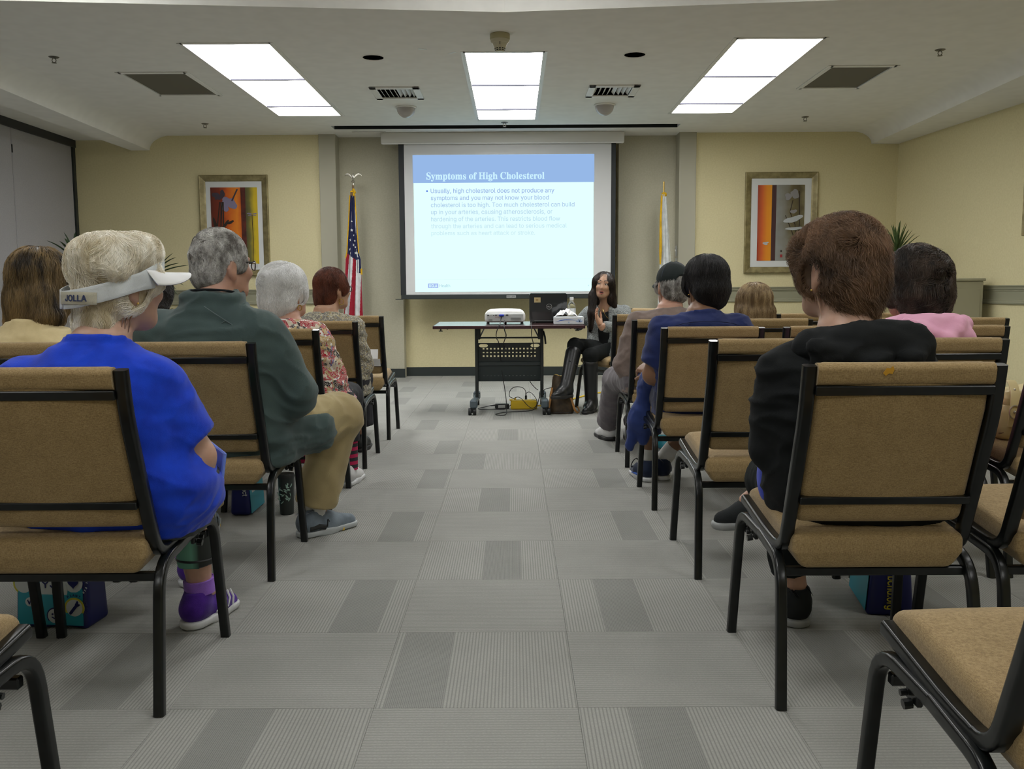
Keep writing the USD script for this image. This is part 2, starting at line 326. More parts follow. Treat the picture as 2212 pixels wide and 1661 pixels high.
plan = Polygon([(-4.2, FAS(-4.2)), (-.05, 6.01), (4.2, FAS(4.2)), (4.2, 10.95), (-4.2, 10.95)]).difference(union_all(cut))
obj('ceiling_panel', move(extrude(plan, .06), (0, 0, CEIL)), M_ceil, ce, smooth=False)
obj('slot_void', [bx(-1.95, 1.79, 9.93, 10.18, CEIL + .10, CEIL + .12), bx(-1.95, 1.79, 9.92, 9.95, CEIL + .001, CEIL + .12), bx(-1.928, 1.768, 10.15, 10.158, CEIL + .001, CEIL + .12), bx(-1.8, -1.38, 10.28, 10.36, CEIL + .07, CEIL + .09)], M_slotdark, ce)
near_plan = Polygon([(-5.1, FAS(-5.1) - .04), (-.05, 5.97), (5.3, FAS(5.3) - .04), (5.3, YN - .1), (-5.1, YN - .1)])
NEARL = [(x, y) for x in (-2.6, 0, 2.6) for y in (-1.4, 1.7, 4.75)]
obj('upper_ceiling_panel', move(extrude(near_plan.difference(union_all([sbox(x - .3, y - .6, x + .3, y + .6) for x, y in NEARL])), .05), (0, 0, 3.12)), M_ceil, ce, smooth=False)
obj('fascia', move(extrude(Polygon([(-5.0, FAS(-5)), (-.05, 6.01), (5.0, FAS(5)), (5.0, FAS(5) - .04), (-.05, 5.97), (-5.0, FAS(-5) - .04)]), .40), (0, 0, CEIL - .001)), M_ceil, ce, smooth=False)
t = np.linspace(0, math.pi / 2, 9)
def sof(inner, z, run, side, wall, zw):
    """soffit outline: flat underside from the wall to its inner edge, then a hollow curve up to the ceiling"""
    c = [(inner - side * run + side * run * math.sin(a), z + (CEIL + .004 - z) * math.cos(a)) for a in t[::-1]]
    return c
def soffit(side, i0, i1, z, run, w0, w1):
    out = []
    for i, w in ((i0, w0), (i1, w1)):
        out.append([(w, z)] + sof(i, z, run, side, w, z) + [(i - side * run, CEIL + .05), (w, CEIL + .05)])
    return loft_prism(out[0], out[1], 10.52, 3.0)
obj('soffit', soffit(1, 4.0, 3.70, 2.61, .23, 4.6, 4.95), M_ceil, ce, smooth=40)
obj('soffit', soffit(-1, -4.07, -3.83, 2.585, .26, -4.275, -4.38), M_ceil, ce, smooth=40)
obj('soffit_pocket', [bx(-5.1, -4.2, 3.0, 10.52, 2.70, 2.8)], M_ceil, ce)

# ---- recessed lamps, with the diffusers that light the room
def troffer(x0, x1, y0, y1, div, z, label, grp=None):
    t = thing('ceiling_light', label, 'ceiling light', ((x0 + x1) / 2, (y0 + y1) / 2, z), group=grp)
    hx, hy, cy = (x1 - x0) / 2, (y1 - y0) / 2, (y0 + y1) / 2
    f = .012
    obj('frame', [bx(-hx - .02, -hx + f, -hy - .02, hy + .02, -.004, .004), bx(hx - f, hx + .02, -hy - .02, hy + .02, -.004, .004), bx(-hx, hx, -hy - .02, -hy + f, -.004, .004), bx(-hx, hx, hy - f, hy + .02, -.004, .004)], M_white, t)
    obj('housing', [bx(-hx, hx, -hy, hy, .10, .11), bx(-hx - .004, -hx, -hy, hy, .002, .11), bx(hx, hx + .004, -hy, hy, .002, .11), bx(-hx, hx, -hy - .004, -hy, .002, .11), bx(-hx, hx, hy, hy + .004, .002, .11)], M_white, t)
    ys = [y0 + f] + list(div) + [y1 - f]
    for a, b in zip(ys, ys[1:]):
        obj('diffuser', bx(-hx + f, hx - f, a - cy + .006, b - cy - .006, .006, .012), M_lens, t)
    for d in div: obj('divider', bx(-hx + f, hx - f, d - cy - .014, d - cy + .014, -.002, .013), plain('lamp_rib', (.05, .05, .075), .6), t)
for L, n in zip(LIGHTS, ('left bright ceiling light of three diffusers, over the audience', 'middle bright ceiling light of three diffusers, behind the smoke detector', 'right bright ceiling light of three diffusers, over the audience')):
    troffer(*L, CEIL, n)
for x, y in NEARL: troffer(x - .3, x + .3, y - .6, y + .6, (), 3.12, 'ceiling light in the higher rear ceiling above the back rows', 'rear ceiling lights')
M_grille = mottled('grille_mesh', (.10, .095, .07), (.13, .12, .09), 300, .7)
for g, n in zip(GRILLES, ('square return air grille left of the left ceiling light', 'square return air grille right of the right ceiling light')):
    t = thing('return_grille', n, 'air grille', ((g[0] + g[1]) / 2, (g[2] + g[3]) / 2, CEIL)); hx, hy = (g[1] - g[0]) / 2, (g[3] - g[2]) / 2
    obj('frame', [bx(-hx - .02, -hx + .022, -hy - .02, hy + .02, -.008, 0, .002), bx(hx - .022, hx + .02, -hy - .02, hy + .02, -.008, 0, .002), bx(-hx, hx, -hy - .02, -hy + .022, -.008, 0, .002), bx(-hx, hx, hy - .022, hy + .02, -.008, 0, .002)], M_ceil, t)
    obj('grille_panel', bx(-hx + .02, hx - .02, -hy + .02, hy - .02, .004, .012), M_grille, t)
for (x0, x1, y0, y1), n in zip(DIFFS, ('louvred supply air vent left of the middle light', 'louvred supply air vent right of the middle light')):
    t = thing('supply_vent', n, 'air vent', ((x0 + x1) / 2, (y0 + y1) / 2, CEIL)); hx, hy = (x1 - x0) / 2, (y1 - y0) / 2; s = 1 if x0 > 0 else -1
    obj('frame', [bx(-hx, -hx + .06, -hy, hy, -.012, 0, .003), bx(hx - .06, hx, -hy, hy, -.012, 0, .003), bx(-hx, hx, -hy, -hy + .06, -.012, 0, .003), bx(-hx, hx, hy - .06, hy, -.012, 0, .003)], M_white, t)
    obj('duct', [bx(-hx + .05, hx - .05, -hy + .05, hy - .05, .09, .10), bx(-hx + .045, -hx + .05, -hy + .05, hy - .05, 0, .1), bx(hx - .05, hx - .045, -hy + .05, hy - .05, 0, .1), bx(-hx + .05, hx - .05, -hy + .045, -hy + .05, 0, .1), bx(-hx + .05, hx - .05, hy - .05, hy - .045, 0, .1)], M_slotdark, t)
    for q in range(8):
        xx = -hx + .075 + q * (2 * hx - .15) / 7
        sl = rot(bx(-.018, .018, -hy + .055, hy - .055, -.0012, .0012), (0, 1, 0), 50 if (q < 4) == (s < 0) else -50)
        obj('slat', move(sl, (xx, 0, .014)), M_white, t)
for (x, y), n in zip(HOLES, ('empty dark downlight hole left of the smoke detector', 'empty dark downlight hole right of the smoke detector')):
    t = thing('downlight', n, 'downlight', (x, y, CEIL))
    obj('trim_ring', lathe([(.0785, .001), (.0785, -.003), (.087, -.003), (.088, 0), (.0785, .001)], 32), M_ceil, t)
    obj('can', lathe([(.0765, .0), (.0765, .16), (0, .16), (0, .165), (.0785, .165), (.0785, .0), (.0765, .0)], 32), plain('can_black', (.002, .002, .002), 1.0, specular_ior_level=0.0), t)
for (x, y), n in zip(((-1.017, 8.956), (.863, 8.903)), ('smoked dome camera under the left air vent', 'smoked dome camera under the right air vent')):
    t = thing('dome_camera', n, 'camera dome', (x, y, CEIL))
    obj('base_ring', lathe([(0, 0), (.10, 0), (.102, -.008), (.095, -.014), (0, -.014)][::-1], 32), M_ceil, t)
    obj('dome', lathe([(.088 * math.sin(a), -.014 - .088 * math.cos(a)) for a in np.linspace(0, math.pi / 2, 12)], 32), plain('smoked_dome', (.33, .31, .29), .25, coat_weight=.4), t)
t = thing('smoke_detector', 'cream smoke detector hanging in front of the middle ceiling light', 'smoke detector', (-.087, 6.47, CEIL))
M_cream = plain('cream_plastic', (.50, .47, .34), .4)
obj('base', lathe([(0, -.038), (.066, -.038), (.068, -.034), (.068, -.006), (.064, 0), (0, 0)], 32), plain('aged_plastic', (.42, .38, .22), .45), t)
obj('body', lathe([(0, -.058), (.058, -.058), (.063, -.05), (.064, -.038), (0, -.038)], 32), M_cream, t)
obj('sensor_cone', lathe([(0, -.118), (.026, -.118), (.03, -.114), (.05, -.064), (.058, -.058), (0, -.058)], 32), M_cream, t)
for j in range(12):
    for zz, rr in ((-.098, .0365), (-.108, .0325)):
        obj('air_slot', rot(bx(rr - .004, rr + .0012, -.006, .006, zz - .0028, zz + .0028), (0, 0, 1), 30 * j), M_black, t)
obj('indicator', rot(bx(.044, .056, -.003, .003, -.078, -.062), (0, 0, 1), -90), plain('grey_slot', (.12, .11, .09), .5), t)
def sprinkler(x, y, n):
    t = thing('sprinkler', n, 'sprinkler', (x, y, CEIL))
    m = plain('brass_dull', (.16, .15, .12), .4, .6)
    obj('escutcheon', lathe([(0, -.008), (.03, -.006), (.038, 0), (0, 0)], 20), m, t)
    obj('yoke', [tube(bend([(-.004, 0, -.006), (-.016, 0, -.022), (-.012, 0, -.036), (0, 0, -.04)], .01), .003, 6), tube(bend([(.004, 0, -.006), (.016, 0, -.022), (.012, 0, -.036), (0, 0, -.04)], .01), .003, 6)], m, t)
    obj('deflector', lathe([(0, -.044), (.018, -.044), (.018, -.041), (0, -.041)], 16), m, t)
for a in ((-3.395, 7.01, 'ceiling sprinkler near the left edge, in front of the left grille'), (-3.2, 9.77, 'ceiling sprinkler over the left framed print'), (-.09, 9.80, 'ceiling sprinkler between the middle light and the screen slot'), (2.97, 9.59, 'ceiling sprinkler over the right framed print'), (3.13, 6.96, 'ceiling sprinkler right of the right return grille')): sprinkler(*a)
for x, y, n, r in ((-.654, 6.85, 'torn scrap of tape left on the ceiling by the left downlight hole', 20), (-.444, 6.96, 'torn scrap of tape left on the ceiling beside the middle light', -35)):
    obj('tape_scrap', move(rot(extrude(Polygon([(-.035, -.008), (-.01, -.012), (.03, -.006), (.036, .006), (.008, .003), (-.02, .01)]), .0015), (0, 0, 1), r), (x, y, CEIL - .002)), plain('tape', (.75, .8, .8), .4), label=n, cat='tape')

# ---- projection screen
PS = 10.40
sc = thing('projection_screen', 'pull-down projection screen showing a slide on high cholesterol symptoms', 'projection screen', (0, PS, 0))
M_case = plain('screen_case', (.62, .61, .56), .5)
obj('case', [bx(-1.462, 1.225, -.04, .075, 2.625, 2.744, .006)], M_case, sc); obj('case_lip', bx(-1.455, 1.218, -.05, -.03, 2.615, 2.63, .003), M_white, sc)
def quad(x0, x1, z0, z1, y0, y1): return bx(x0, x1, y0, y1, z0, z1)
obj('black_border', [quad(-1.275, 1.137, .955, 2.63, .004, .006)], plain('screen_black', (.012, .016, .018), .6), sc)
obj('screen_fabric', quad(-1.213, 1.085, .963, 2.63, 0, .003), plain('screen_white', (.62, .63, .63), .8), sc)
obj('weight_bar', bx(-1.27, 1.145, -.012, .014, .912, .962, .004), M_base, sc); obj('pull_rod', bx(-1.335, -1.25, -.004, .004, .908, .915), M_base, sc)
obj('maker_label', bx(-.085, .02, -.0135, -.011, .922, .95), plain('label_grey', (.35, .36, .36), .5), sc)
o = .0
obj('maker_lettering', xf(move(upright(fit_text('DA-LITE', .085, .016, bold=1)), (0, 0, 0)), trimesh.transformations.translation_matrix((-.075, -.0136, .928))), M_base, sc)
def slide_mat(name, c): return glow(name, c, SLIDE)
SX0, SX1, SZ0, SZ1, SH = -1.117, .897, .992, 2.503, 2.198
wob = 0
obj('slide_body', quad(SX0 + .006, SX1 - .006, SZ0, SZ1, -.002, -.0002), slide_mat('slide_white', lin(220, 255, 250)), sc)
obj('slide_header', quad(SX0, SX1, SH, SZ1, -.004, -.0021), slide_mat('slide_blue', lin(144, 176, 222)), sc)
obj('slide_rule', quad(SX0 + .02, SX1 - .02, 1.128, 1.134, -.003, -.0021), slide_mat('slide_rule_tone', lin(214, 240, 240)), sc)
def put(m, x, z, y): return move(upright(m), (x, y, z))
obj('slide_title', put(fit_text(''.join(chr(0x1D400 + ord(c) - 65) if c.isupper() else chr(0x1D41A + ord(c) - 97) if c.islower() else c for c in 'Symptoms of High Cholesterol'), 1.312, .078, font='NotoSansMath-Regular.woff2', bold=1), -.967, 2.236, -.0042), slide_mat('slide_title_tone', lin(196, 232, 246)), sc, smooth=False)
lines = ['Usually, high cholesterol does not produce any', 'symptoms and you may not know your blood', 'cholesterol is too high. Too much cholesterol can build', 'up in your arteries, causing atherosclerosis, or', 'hardening of the arteries. This restricts blood flow', 'through the arteries and can lead to serious medical', 'problems such as heart attack or stroke.']
px_w = [1.375, 1.315, 1.60, 1.355, 1.44, 1.515, 1.16]
tones = [(150, 172, 220), (160, 182, 222), (170, 194, 224), (178, 204, 226), (185, 213, 229), (192, 220, 232), (196, 224, 233)]  # lower lines paler: glare washing out the slide is put into the text colours
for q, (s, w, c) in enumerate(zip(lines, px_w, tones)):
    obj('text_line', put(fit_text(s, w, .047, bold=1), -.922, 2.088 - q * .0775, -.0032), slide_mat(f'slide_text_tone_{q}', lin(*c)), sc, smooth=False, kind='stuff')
obj('bullet', put(move(extrude(Point(0, 0).buffer(.011, 4), .001), (0, 0, 0)), -.962, 2.108, -.0032), slide_mat('slide_bullet', lin(110, 140, 220)), sc)
obj('slide_logo_box', quad(-.967, -.852, 1.037, 1.087, -.004, -.0021), slide_mat('slide_logo', lin(160, 180, 232)), sc)
obj('slide_logo_letters', put(fit_text('UCLA', .09, .03, bold=2), -.954, 1.047, -.0042), slide_mat('slide_white', None), sc, smooth=False)
obj('slide_logo_word', put(fit_text('Health', .12, .032), -.838, 1.046, -.0032), slide_mat('slide_logo_tone', lin(160, 195, 215)), sc, smooth=False)
obj('page_number', put(fit_text('4', .014, .02), .83, 1.045, -.0032), slide_mat('slide_logo_tone', None), sc, smooth=False)

# ---- framed prints
M_gold = mottled('bronze_frame', (.20, .165, .075), (.33, .28, .14), 14, .4, stretch=(1, 1, 1), metallic=.35)
M_mat = plain('mount_card', (.62, .64, .64), .8)
def ramp_x(name, stops, axis='x', scale=1.0, loc=0.0, noise=0.0):
    n = {'t': ('texture_coordinate', {}), 's': ('separate_xyz', {}), 'm': ('math', {'math_type': 'multiply_add', 'value2': scale, 'value3': loc}), 'r': ('rgb_ramp', {'ramp': stops}),
         'n': ('noise_texture', {'scale': 9.0, 'detail': 5}), 'nm': ('math', {'math_type': 'multiply_add', 'value2': noise, 'value3': -noise / 2}), 'a': ('math', {'math_type': 'add'}), 'p': ('principled_bsdf', {'roughness': .5})}
    return mat(name, n, [('t.object', 's.vector'), ('s.' + axis, 'm.value1'), ('t.object', 'n.vector'), ('n.fac', 'nm.value1'), ('m.value', 'a.value1'), ('nm.value', 'a.value2'), ('a.value', 'r.fac'), ('r.color', 'p.base_color')])
def picture(x0, x1, z0, z1, y, label, ax=0.0):
    t = thing('framed_print', label, 'picture', ((x0 + x1) / 2, y, (z0 + z1) / 2), rz=ax); w, h, f = (x1 - x0) / 2, (z1 - z0) / 2, .07
    prof = [(0, -.001), (0, -.030), (.008, -.038), (.016, -.034), (.05, -.024), (.062, -.020), (f, -.014), (f, -.001)]   # inward, depth towards the room
    for k, (a, b) in enumerate((((-w, -h), (w, -h)), ((w, -h), (w, h)), ((w, h), (-w, h)), ((-w, h), (-w, -h)))):
        ux, uz = np.sign(b[0] - a[0]), np.sign(b[1] - a[1]); nx, nz = -uz, ux
        V = []
        for (cx, cz), s in ((a, 1), (b, -1)):
            for d, dy in prof: V.append((cx + nx * d + ux * d * s, dy, cz + nz * d + uz * d * s))
        k_ = len(prof); F = []
        for i in range(k_):
            j = (i + 1) % k_; F += [(i, j, k_ + j), (i, k_ + j, k_ + i)]
        m = trimesh.Trimesh(np.array(V), np.array(F), process=False); m.fix_normals()
        obj('frame_side', m, M_gold, t, smooth=25)
    obj('backing', bx(-w + .004, w - .004, -.008, -.001, -h + .004, h - .004), M_base, t)
    obj('mount', bx(-w + f - .004, w - f + .004, -.012, -.009, -h + f - .004, h - f + .004), M_mat, t)
    return t
_lift = [0]
def flat(t, name, pts, m, y=-.016, holes=None):
    _lift[0] = (_lift[0] + 1) % 24; obj(name, move(upright(extrude(Polygon(pts).buffer(0), .0012)), (0, y - .00022 * _lift[0], 0)), m, t, smooth=False)
def petal(cx, cz, L, W, ang, n=14):
    a = np.linspace(0, 2 * math.pi, n, endpoint=False); x = L / 2 * (1 + np.cos(a)); z = W / 2 * np.sin(a) * (1 + .25 * np.sin(3 * a)); c, s = math.cos(math.radians(ang)), math.sin(math.radians(ang))
    return [(cx + p * c - q * s, cz + p * s + q * c) for p, q in zip(x, z)]
def strip(pts, w):
    from shapely.geometry import LineString
    return list(LineString(pts).buffer(w / 2, 2).exterior.coords)[:-1]
t = picture(-3.525, -2.755, 1.185, 2.307, 10.495, 'bronze framed iris print on the left of the front wall')
aw, ah = .262, .425
obj('print_panel', bx(-aw, .075, -.0155, -.0122, -ah, ah), ramp_x('art_orange', [(0, lin(70, 25, 12)), (.42, lin(120, 42, 15)), (.62, lin(200, 92, 20)), (.85, lin(222, 130, 28)), (1, lin(196, 84, 22))], 'x', 2.4, .78, .25), t)
obj('print_panel', bx(.075, .128, -.0155, -.0122, -ah, ah), mottled('art_maroon', lin(58, 20, 14), lin(96, 34, 20), 12, .5), t)
obj('print_panel', bx(.128, aw, -.0155, -.0122, -ah, ah), ramp_x('art_yellow', [(0, lin(45, 42, 38)), (.4, lin(110, 105, 50)), (.75, lin(205, 178, 30)), (1, lin(212, 180, 35))], 'x', 6.0, -.62, .3), t)
M_iris, M_irisd, M_stem = plain('art_petal', lin(128, 120, 146), .6), plain('art_petal_dark', lin(60, 50, 62), .6), plain('art_stem', lin(42, 28, 18), .6)
for p in ((-.13, .30, .16, .09, -25), (-.12, .28, .13, .08, -75), (-.05, .30, .13, .09, -60)): flat(t, 'petal', petal(*p), M_iris, -.0168)
for p in ((-.14, .30, .12, .06, 150), (-.14, .30, .1, .055, 80), (-.13, .33, .09, .04, 200)): flat(t, 'petal', petal(*p), M_irisd, -.0164)
for x, b in ((-.2, -.25), (-.17, -.2), (-.14, -.23), (-.12, -.19)): flat(t, 'stem', strip([(x * .5 - .06, .26), ((x + b) / 2 + .03, 0), (b + .03, -.41)], .012), M_stem, -.0160)
flat(t, 'bud', strip([(-.02, .28), (.04, .4)], .016), M_irisd, -.0168)
for p in ((-.16, -.05, .15, .03, 50), (-.2, -.1, .2, .035, 100), (-.1, .02, .1, .03, 20)): flat(t, 'leaf_shape', petal(*p), M_stem, -.0164)
for p in ((.205, .13, .05, .012, 8), (.2, .13, .06, .014, 172), (.205, .118, .045, .01, -6), (.2, .118, .05, .01, 186)): flat(t, 'dragonfly_wing', petal(*p), M_iris, -.0168)
flat(t, 'stem', strip([(.2, .12), (.205, -.15), (.195, -.42)], .006), M_stem, -.0168)
t = picture(2.597, 3.408, 1.183, 2.305, 10.495, 'bronze framed print of white blossoms on the right of the front wall')
aw, ah = .262, .42
obj('print_panel', bx(-aw, -.105, -.0155, -.0122, -ah, ah), ramp_x('art_orange_b', [(0, lin(150, 55, 35)), (.35, lin(205, 95, 40)), (.7, lin(224, 140, 25)), (1, lin(226, 148, 30))], 'x', 6.4, 1.68, .15), t)
obj('print_panel', bx(-.105, -.055, -.0155, -.0122, -ah, ah), plain('art_plum', lin(66, 38, 40), .5), t)
obj('print_panel', bx(-.055, aw, -.0155, -.0122, -ah, ah), ramp_x('art_grey', [(0, lin(140, 142, 140)), (.3, lin(128, 126, 116)), (.55, lin(104, 94, 64)), (.8, lin(86, 78, 52)), (1, lin(120, 112, 80))], 'x', 3.1, .17, .5), t)
M_bl = plain('art_blossom', lin(176, 180, 182), .6); M_bl2 = plain('art_blossom_dim', lin(136, 134, 136), .6)
for p, mm in (((.025, .01, .235, .060, 16), M_bl), ((.045, -.07, .215, .032, 4), M_bl), ((.11, .30, .09, .085, 40), M_bl2), ((.08, .25, .08, .075, 100), M_bl2), ((.14, .27, .08, .07, 60), M_bl2), ((.1, .12, .08, .04, 10), M_bl2)): flat(t, 'petal', petal(*p), mm, -.0168)
for a in (((.13, .25), (.10, .12), (.16, -.02), (.18, -.4)), ((.05, .08), (.12, -.08), (.2, -.3)), ((.2, .35), (.21, 0), (.19, -.35))): flat(t, 'stem', strip(a, .008), M_stem, -.0162)
flat(t, 'seal_mark', [(.0, -.385), (.026, -.385), (.026, -.352), (0, -.352)], plain('art_seal', lin(150, 40, 45), .6), -.0168); flat(t, 'seal_mark', [(.002, -.325), (.02, -.325), (.02, -.305), (.002, -.305)], M_stem, -.0168)
for p in ((-.2, -.225, .07, .022, 6), (-.2, -.228, .06, .016, -14)): flat(t, 'fish_shape', petal(*p), M_bl, -.0168)
# third frame, cut by the right edge of the view, hangs on the right wall
YR = 7.70
t = picture(-.42, .42, -.45, .45, 0, 'silver framed print on the right wall, cut off by the edge of the view')
xfm = UsdGeom.Xformable(t); xfm.ClearXformOpOrder(); xfm.SetXformOpOrder([])
xfm.AddTransformOp(opSuffix='place').Set(Gf.Matrix4d().SetRotate(Gf.Rotation(Gf.Vec3d(0, 0, 1), -90 + math.degrees(math.atan(.065)))) * Gf.Matrix4d().SetTranslate(Gf.Vec3d(RW(YR) - .002, YR, 1.905)))
obj('print_panel', bx(-.25, .25, -.0155, -.0122, -.28, .28), plain('art_pale', lin(170, 172, 168), .6), t)

# ================================================================ CHAIRS
M_fab = woven('chair_fabric', (.225, .150, .060), (.315, .216, .094), (.405, .292, .142), s=(700, 150))
M_frame = mottled('chair_frame', (.003, .004, .004), (.006, .0075, .0075), 30, .27, specular_ior_level=.45)
def build_chair(loc, label, group=None):
    t = thing('banquet_chair', label, 'chair', loc, group=group)
    tw = rounded_profile(.031, .028, .007, 2); lg = rounded_profile(.026, .026, .006, 2)
    for s in (-1, 1):
        p = bend([(s * .2155, -.058, .842), (s * .2155, -.040, .735), (s * .2155, .015, .585), (s * .2155, .095, .372), (s * .2155, .20, .374), (s * .2155, .475, .410)], .055, 6)
        obj('side_rail', sweep(p, tw), M_frame, t, smooth=50)
        mid = (s * .225, .27, .366)
        obj('leg', sweep(bend([(s * .243, 0, 0), (s * .232, .066, .352), mid], .075, 6), lg), M_frame, t, smooth=50)
        obj('leg', sweep(bend([mid, (s * .232, .468, .378), (s * .243, .512, 0)], .075, 6), lg), M_frame, t, smooth=50)
        obj('ganging_bracket', [bx(s * .228 - .006, s * .228 + .006, .31, .355, .335, .36, .003), tube([(s * .236, .325, .338), (s * .250, .325, .336)], .009, 8), tube([(s * .236, .345, .348), (s * .247, .345, .347)], .006, 8)], M_frame, t)
    obj('stretcher', bx(-.225, .225, .072, .092, .309, .331, .003), M_frame, t); obj('stretcher', bx(-.225, .225, .43, .45, .318, .34, .003), M_frame, t)
    tilt = lambda z: -.058 + (.842 - z) * .155 + max(0, .74 - z) * .20
    def shape(q):      # local x across, y through, z up the back
        z = q[:, 2] + .648; y0 = np.array([tilt(v) for v in z]); return np.c_[q[:, 0], q[:, 1] + y0 + .018 - .012 * (1 - (q[:, 0] / .2) ** 2), z]
    obj('backrest', cushion(.404, .046, .400, .022, 16, fn=shape), M_fab, t, smooth=60)
    roll = bend([(-.202, tilt(.826) - .006, .824), (.202, tilt(.826) - .006, .824)], .01)
    obj('top_roll', sweep(np.linspace((-.2005, tilt(.824) - .004, .822), (.2005, tilt(.824) - .004, .822), 9), rounded_profile(.052, .034, .016, 5), up=(0, -.15, 1)), M_fab, t, smooth=50)
    for z, h, yo in ((.787, .022, -.014), (.512, .019, -.012)):
        obj('back_brace', rot(bx(-.203, .203, tilt(z) + yo - .008, tilt(z) + yo + .014, z - h / 2, z + h / 2, .002), (1, 0, 0), 9, (0, tilt(z), z)), M_frame, t)
    def seat(q):       # waterfall front, bottom tucked in
        x, y, z = q.T; low = np.clip(-z / .055, 0, 1); x = x * (1 - .15 * low); y = np.where(y < 0, y * (1 - .06 * low), y); z = z - .03 * np.clip((y - .12) / .1, 0, 1) ** 2 * (z > 0) + .10 * (y + .20)
        return np.c_[x, y + .268, z + .376]
    obj('seat', cushion(.418, .444, .090, .018, 16, puff=(.014, 0), fn=seat), M_fab, t, smooth=60)
    return t
ROWY = [1.125, 2.14, 3.15, 4.163, 5.187, 6.203]
def cx(side, i): return (.885 + .545 * i) if side > 0 else (-1.102 - .545 * i)
chair0 = None
SEATS = []
labels = {
 (1, 0, 0): 'empty tan chair at the bottom right corner, its seat corner nearest the camera', (1, 1, 0): 'tan chair with a yellow stain on its back, under the person in the black hoodie',
 (1, 1, 1): 'tan chair cut by the right edge, beside the chair with the yellow stain', (1, 2, 0): 'empty tan aisle chair between the navy shirt and the black hoodie',
 (1, 2, 1): 'tan chair carrying the person in the pink hoodie', (1, 2, 2): 'tan chair at the right edge with the cream handbag on its seat',
 (1, 3, 0): 'tan aisle chair carrying the person in the navy shirt', (1, 3, 1): 'empty tan chair next to the person in the navy shirt, ahead of the pink hoodie', (1, 3, 2): 'empty tan chair two places right of the person in the navy shirt',
 (1, 4, 0): 'tan aisle chair carrying the person in the black cap', (1, 4, 1): 'tan chair carrying the person with the blond bob', (1, 4, 2): 'empty tan chair right of the blond person, same row', (1, 4, 3): 'empty tan chair two places right of the blond person',
 (1, 5, 0): 'empty tan aisle chair in the front right row, behind the speaker', (1, 5, 1): 'empty tan chair directly ahead of the blond person, front right row', (1, 5, 2): 'empty tan chair in the front right row, third from the aisle', (1, 5, 3): 'empty tan chair in the front right row, fourth from the aisle',
 (-1, 0, 0): 'empty tan chair at the bottom left corner, only its front corner in view', (-1, 1, 0): 'tan chair at the left, carrying the person in the blue T-shirt and visor', (-1, 2, 0): 'tan aisle chair carrying the man in the dark green jacket',
 (-1, 2, 1): 'tan chair carrying the person with long brown hair at the left edge', (-1, 3, 0): 'tan aisle chair carrying the white haired person in the red print top', (-1, 3, 1): 'tan chair carrying the dark curly person half hidden behind the visor',
 (-1, 4, 0): 'tan aisle chair carrying the person with short auburn hair and gold hoop earrings', (-1, 4, 1): 'empty tan chair left of the auburn haired person', (-1, 5, 0): 'empty tan aisle chair in the front left row, near the flag', (-1, 5, 1): 'empty tan chair in the front left row, second from the aisle', (-1, 1, 1): 'tan chair left of the blue T-shirt, only its front leg in view'}
for (s, r, i), lab in labels.items():
    loc = (cx(s, i), ROWY[r] - (.02 if s < 0 and r == 1 else 0), 0)
    if (s, r, i) == (1, 1, 0):
        ch = build_chair(loc, lab, None)      # the stained one is a chair of its own
        obj('stain', move(upright(extrude(Polygon([(-.012, -.004), (-.004, .008), (.004, .007), (.010, .013), (.013, .004), (.009, -.006), (.001, -.004), (-.006, -.010)]), .0012)), (-.045, -.0805, .829)), plain('stain_yellow', lin(190, 140, 30), .7), ch)
    elif chair0 is None: chair0 = build_chair(loc, lab, None)
    else: copy_of(chair0, 'banquet_chair', loc, label=lab, cat='chair')
copy_of(chair0, 'banquet_chair', (1.10, 7.92, 0), rz=118, label="tan chair under the seated speaker, turned sideways beside the table", cat='chair')

# ================================================================ PEOPLE: distance fields meshed by surface nets
def V3(*a): return np.array(a, np.float32)
def cone(a, b, ra, rb): return ('c', V3(*a), V3(*b), ra, rb)
def ell(c, r, R=None): return ('e', V3(*c), V3(*r), R)
def torso(rows, off=0.0): return ('t', np.array(rows, np.float32), off)
def half(p, n): n = np.asarray(n, float); return ('h', V3(*p), (n / np.linalg.norm(n)).astype(np.float32))
def d1(pr, p):
    k = pr[0]
    if k == 'c':
        _, a, b, ra, rb = pr; ba = b - a; pa = p - a; t = np.clip(pa @ ba / (ba @ ba + 1e-9), 0, 1)
        return np.linalg.norm(pa - t[:, None] * ba, axis=1) - (ra + t * (rb - ra))
    if k == 'e':
        _, c, r, R = pr; q = p - c
        if R is not None: q = q @ R
        k0 = np.linalg.norm(q / r, axis=1); k1 = np.linalg.norm(q / (r * r), axis=1); return k0 * (k0 - 1) / np.maximum(k1, 1e-6)
    if k == 't':
        _, T, o = pr; z = p[:, 2]; zz = np.clip(z, T[0, 0], T[-1, 0]); I = lambda j: np.interp(zz, T[:, 0], T[:, j])
        a, b = I(3) + o, I(4) + o; x, y = (p[:, 0] - I(1)) / a, (p[:, 1] - I(2)) / b
        r = (np.abs(x) ** 2.4 + np.abs(y) ** 2.4) ** (1 / 2.4); d = (r - 1) * np.minimum(a, b) * 1.05
        return np.maximum(d, np.abs(z - zz) - .012 - o) if True else d
    if k == 'h': return (p - pr[1]) @ pr[2]
    if k == 'u': return field(p, pr[1], pr[2])
    if k == 'clip': return np.maximum(d1(pr[1], p), -d1(pr[2], p) if pr[3] else d1(pr[2], p))
def smin(a, b, k):
    if k <= 0: return np.minimum(a, b)
    h = np.clip(.5 + .5 * (b - a) / k, 0, 1); return b + (a - b) * h - k * h * (1 - h)
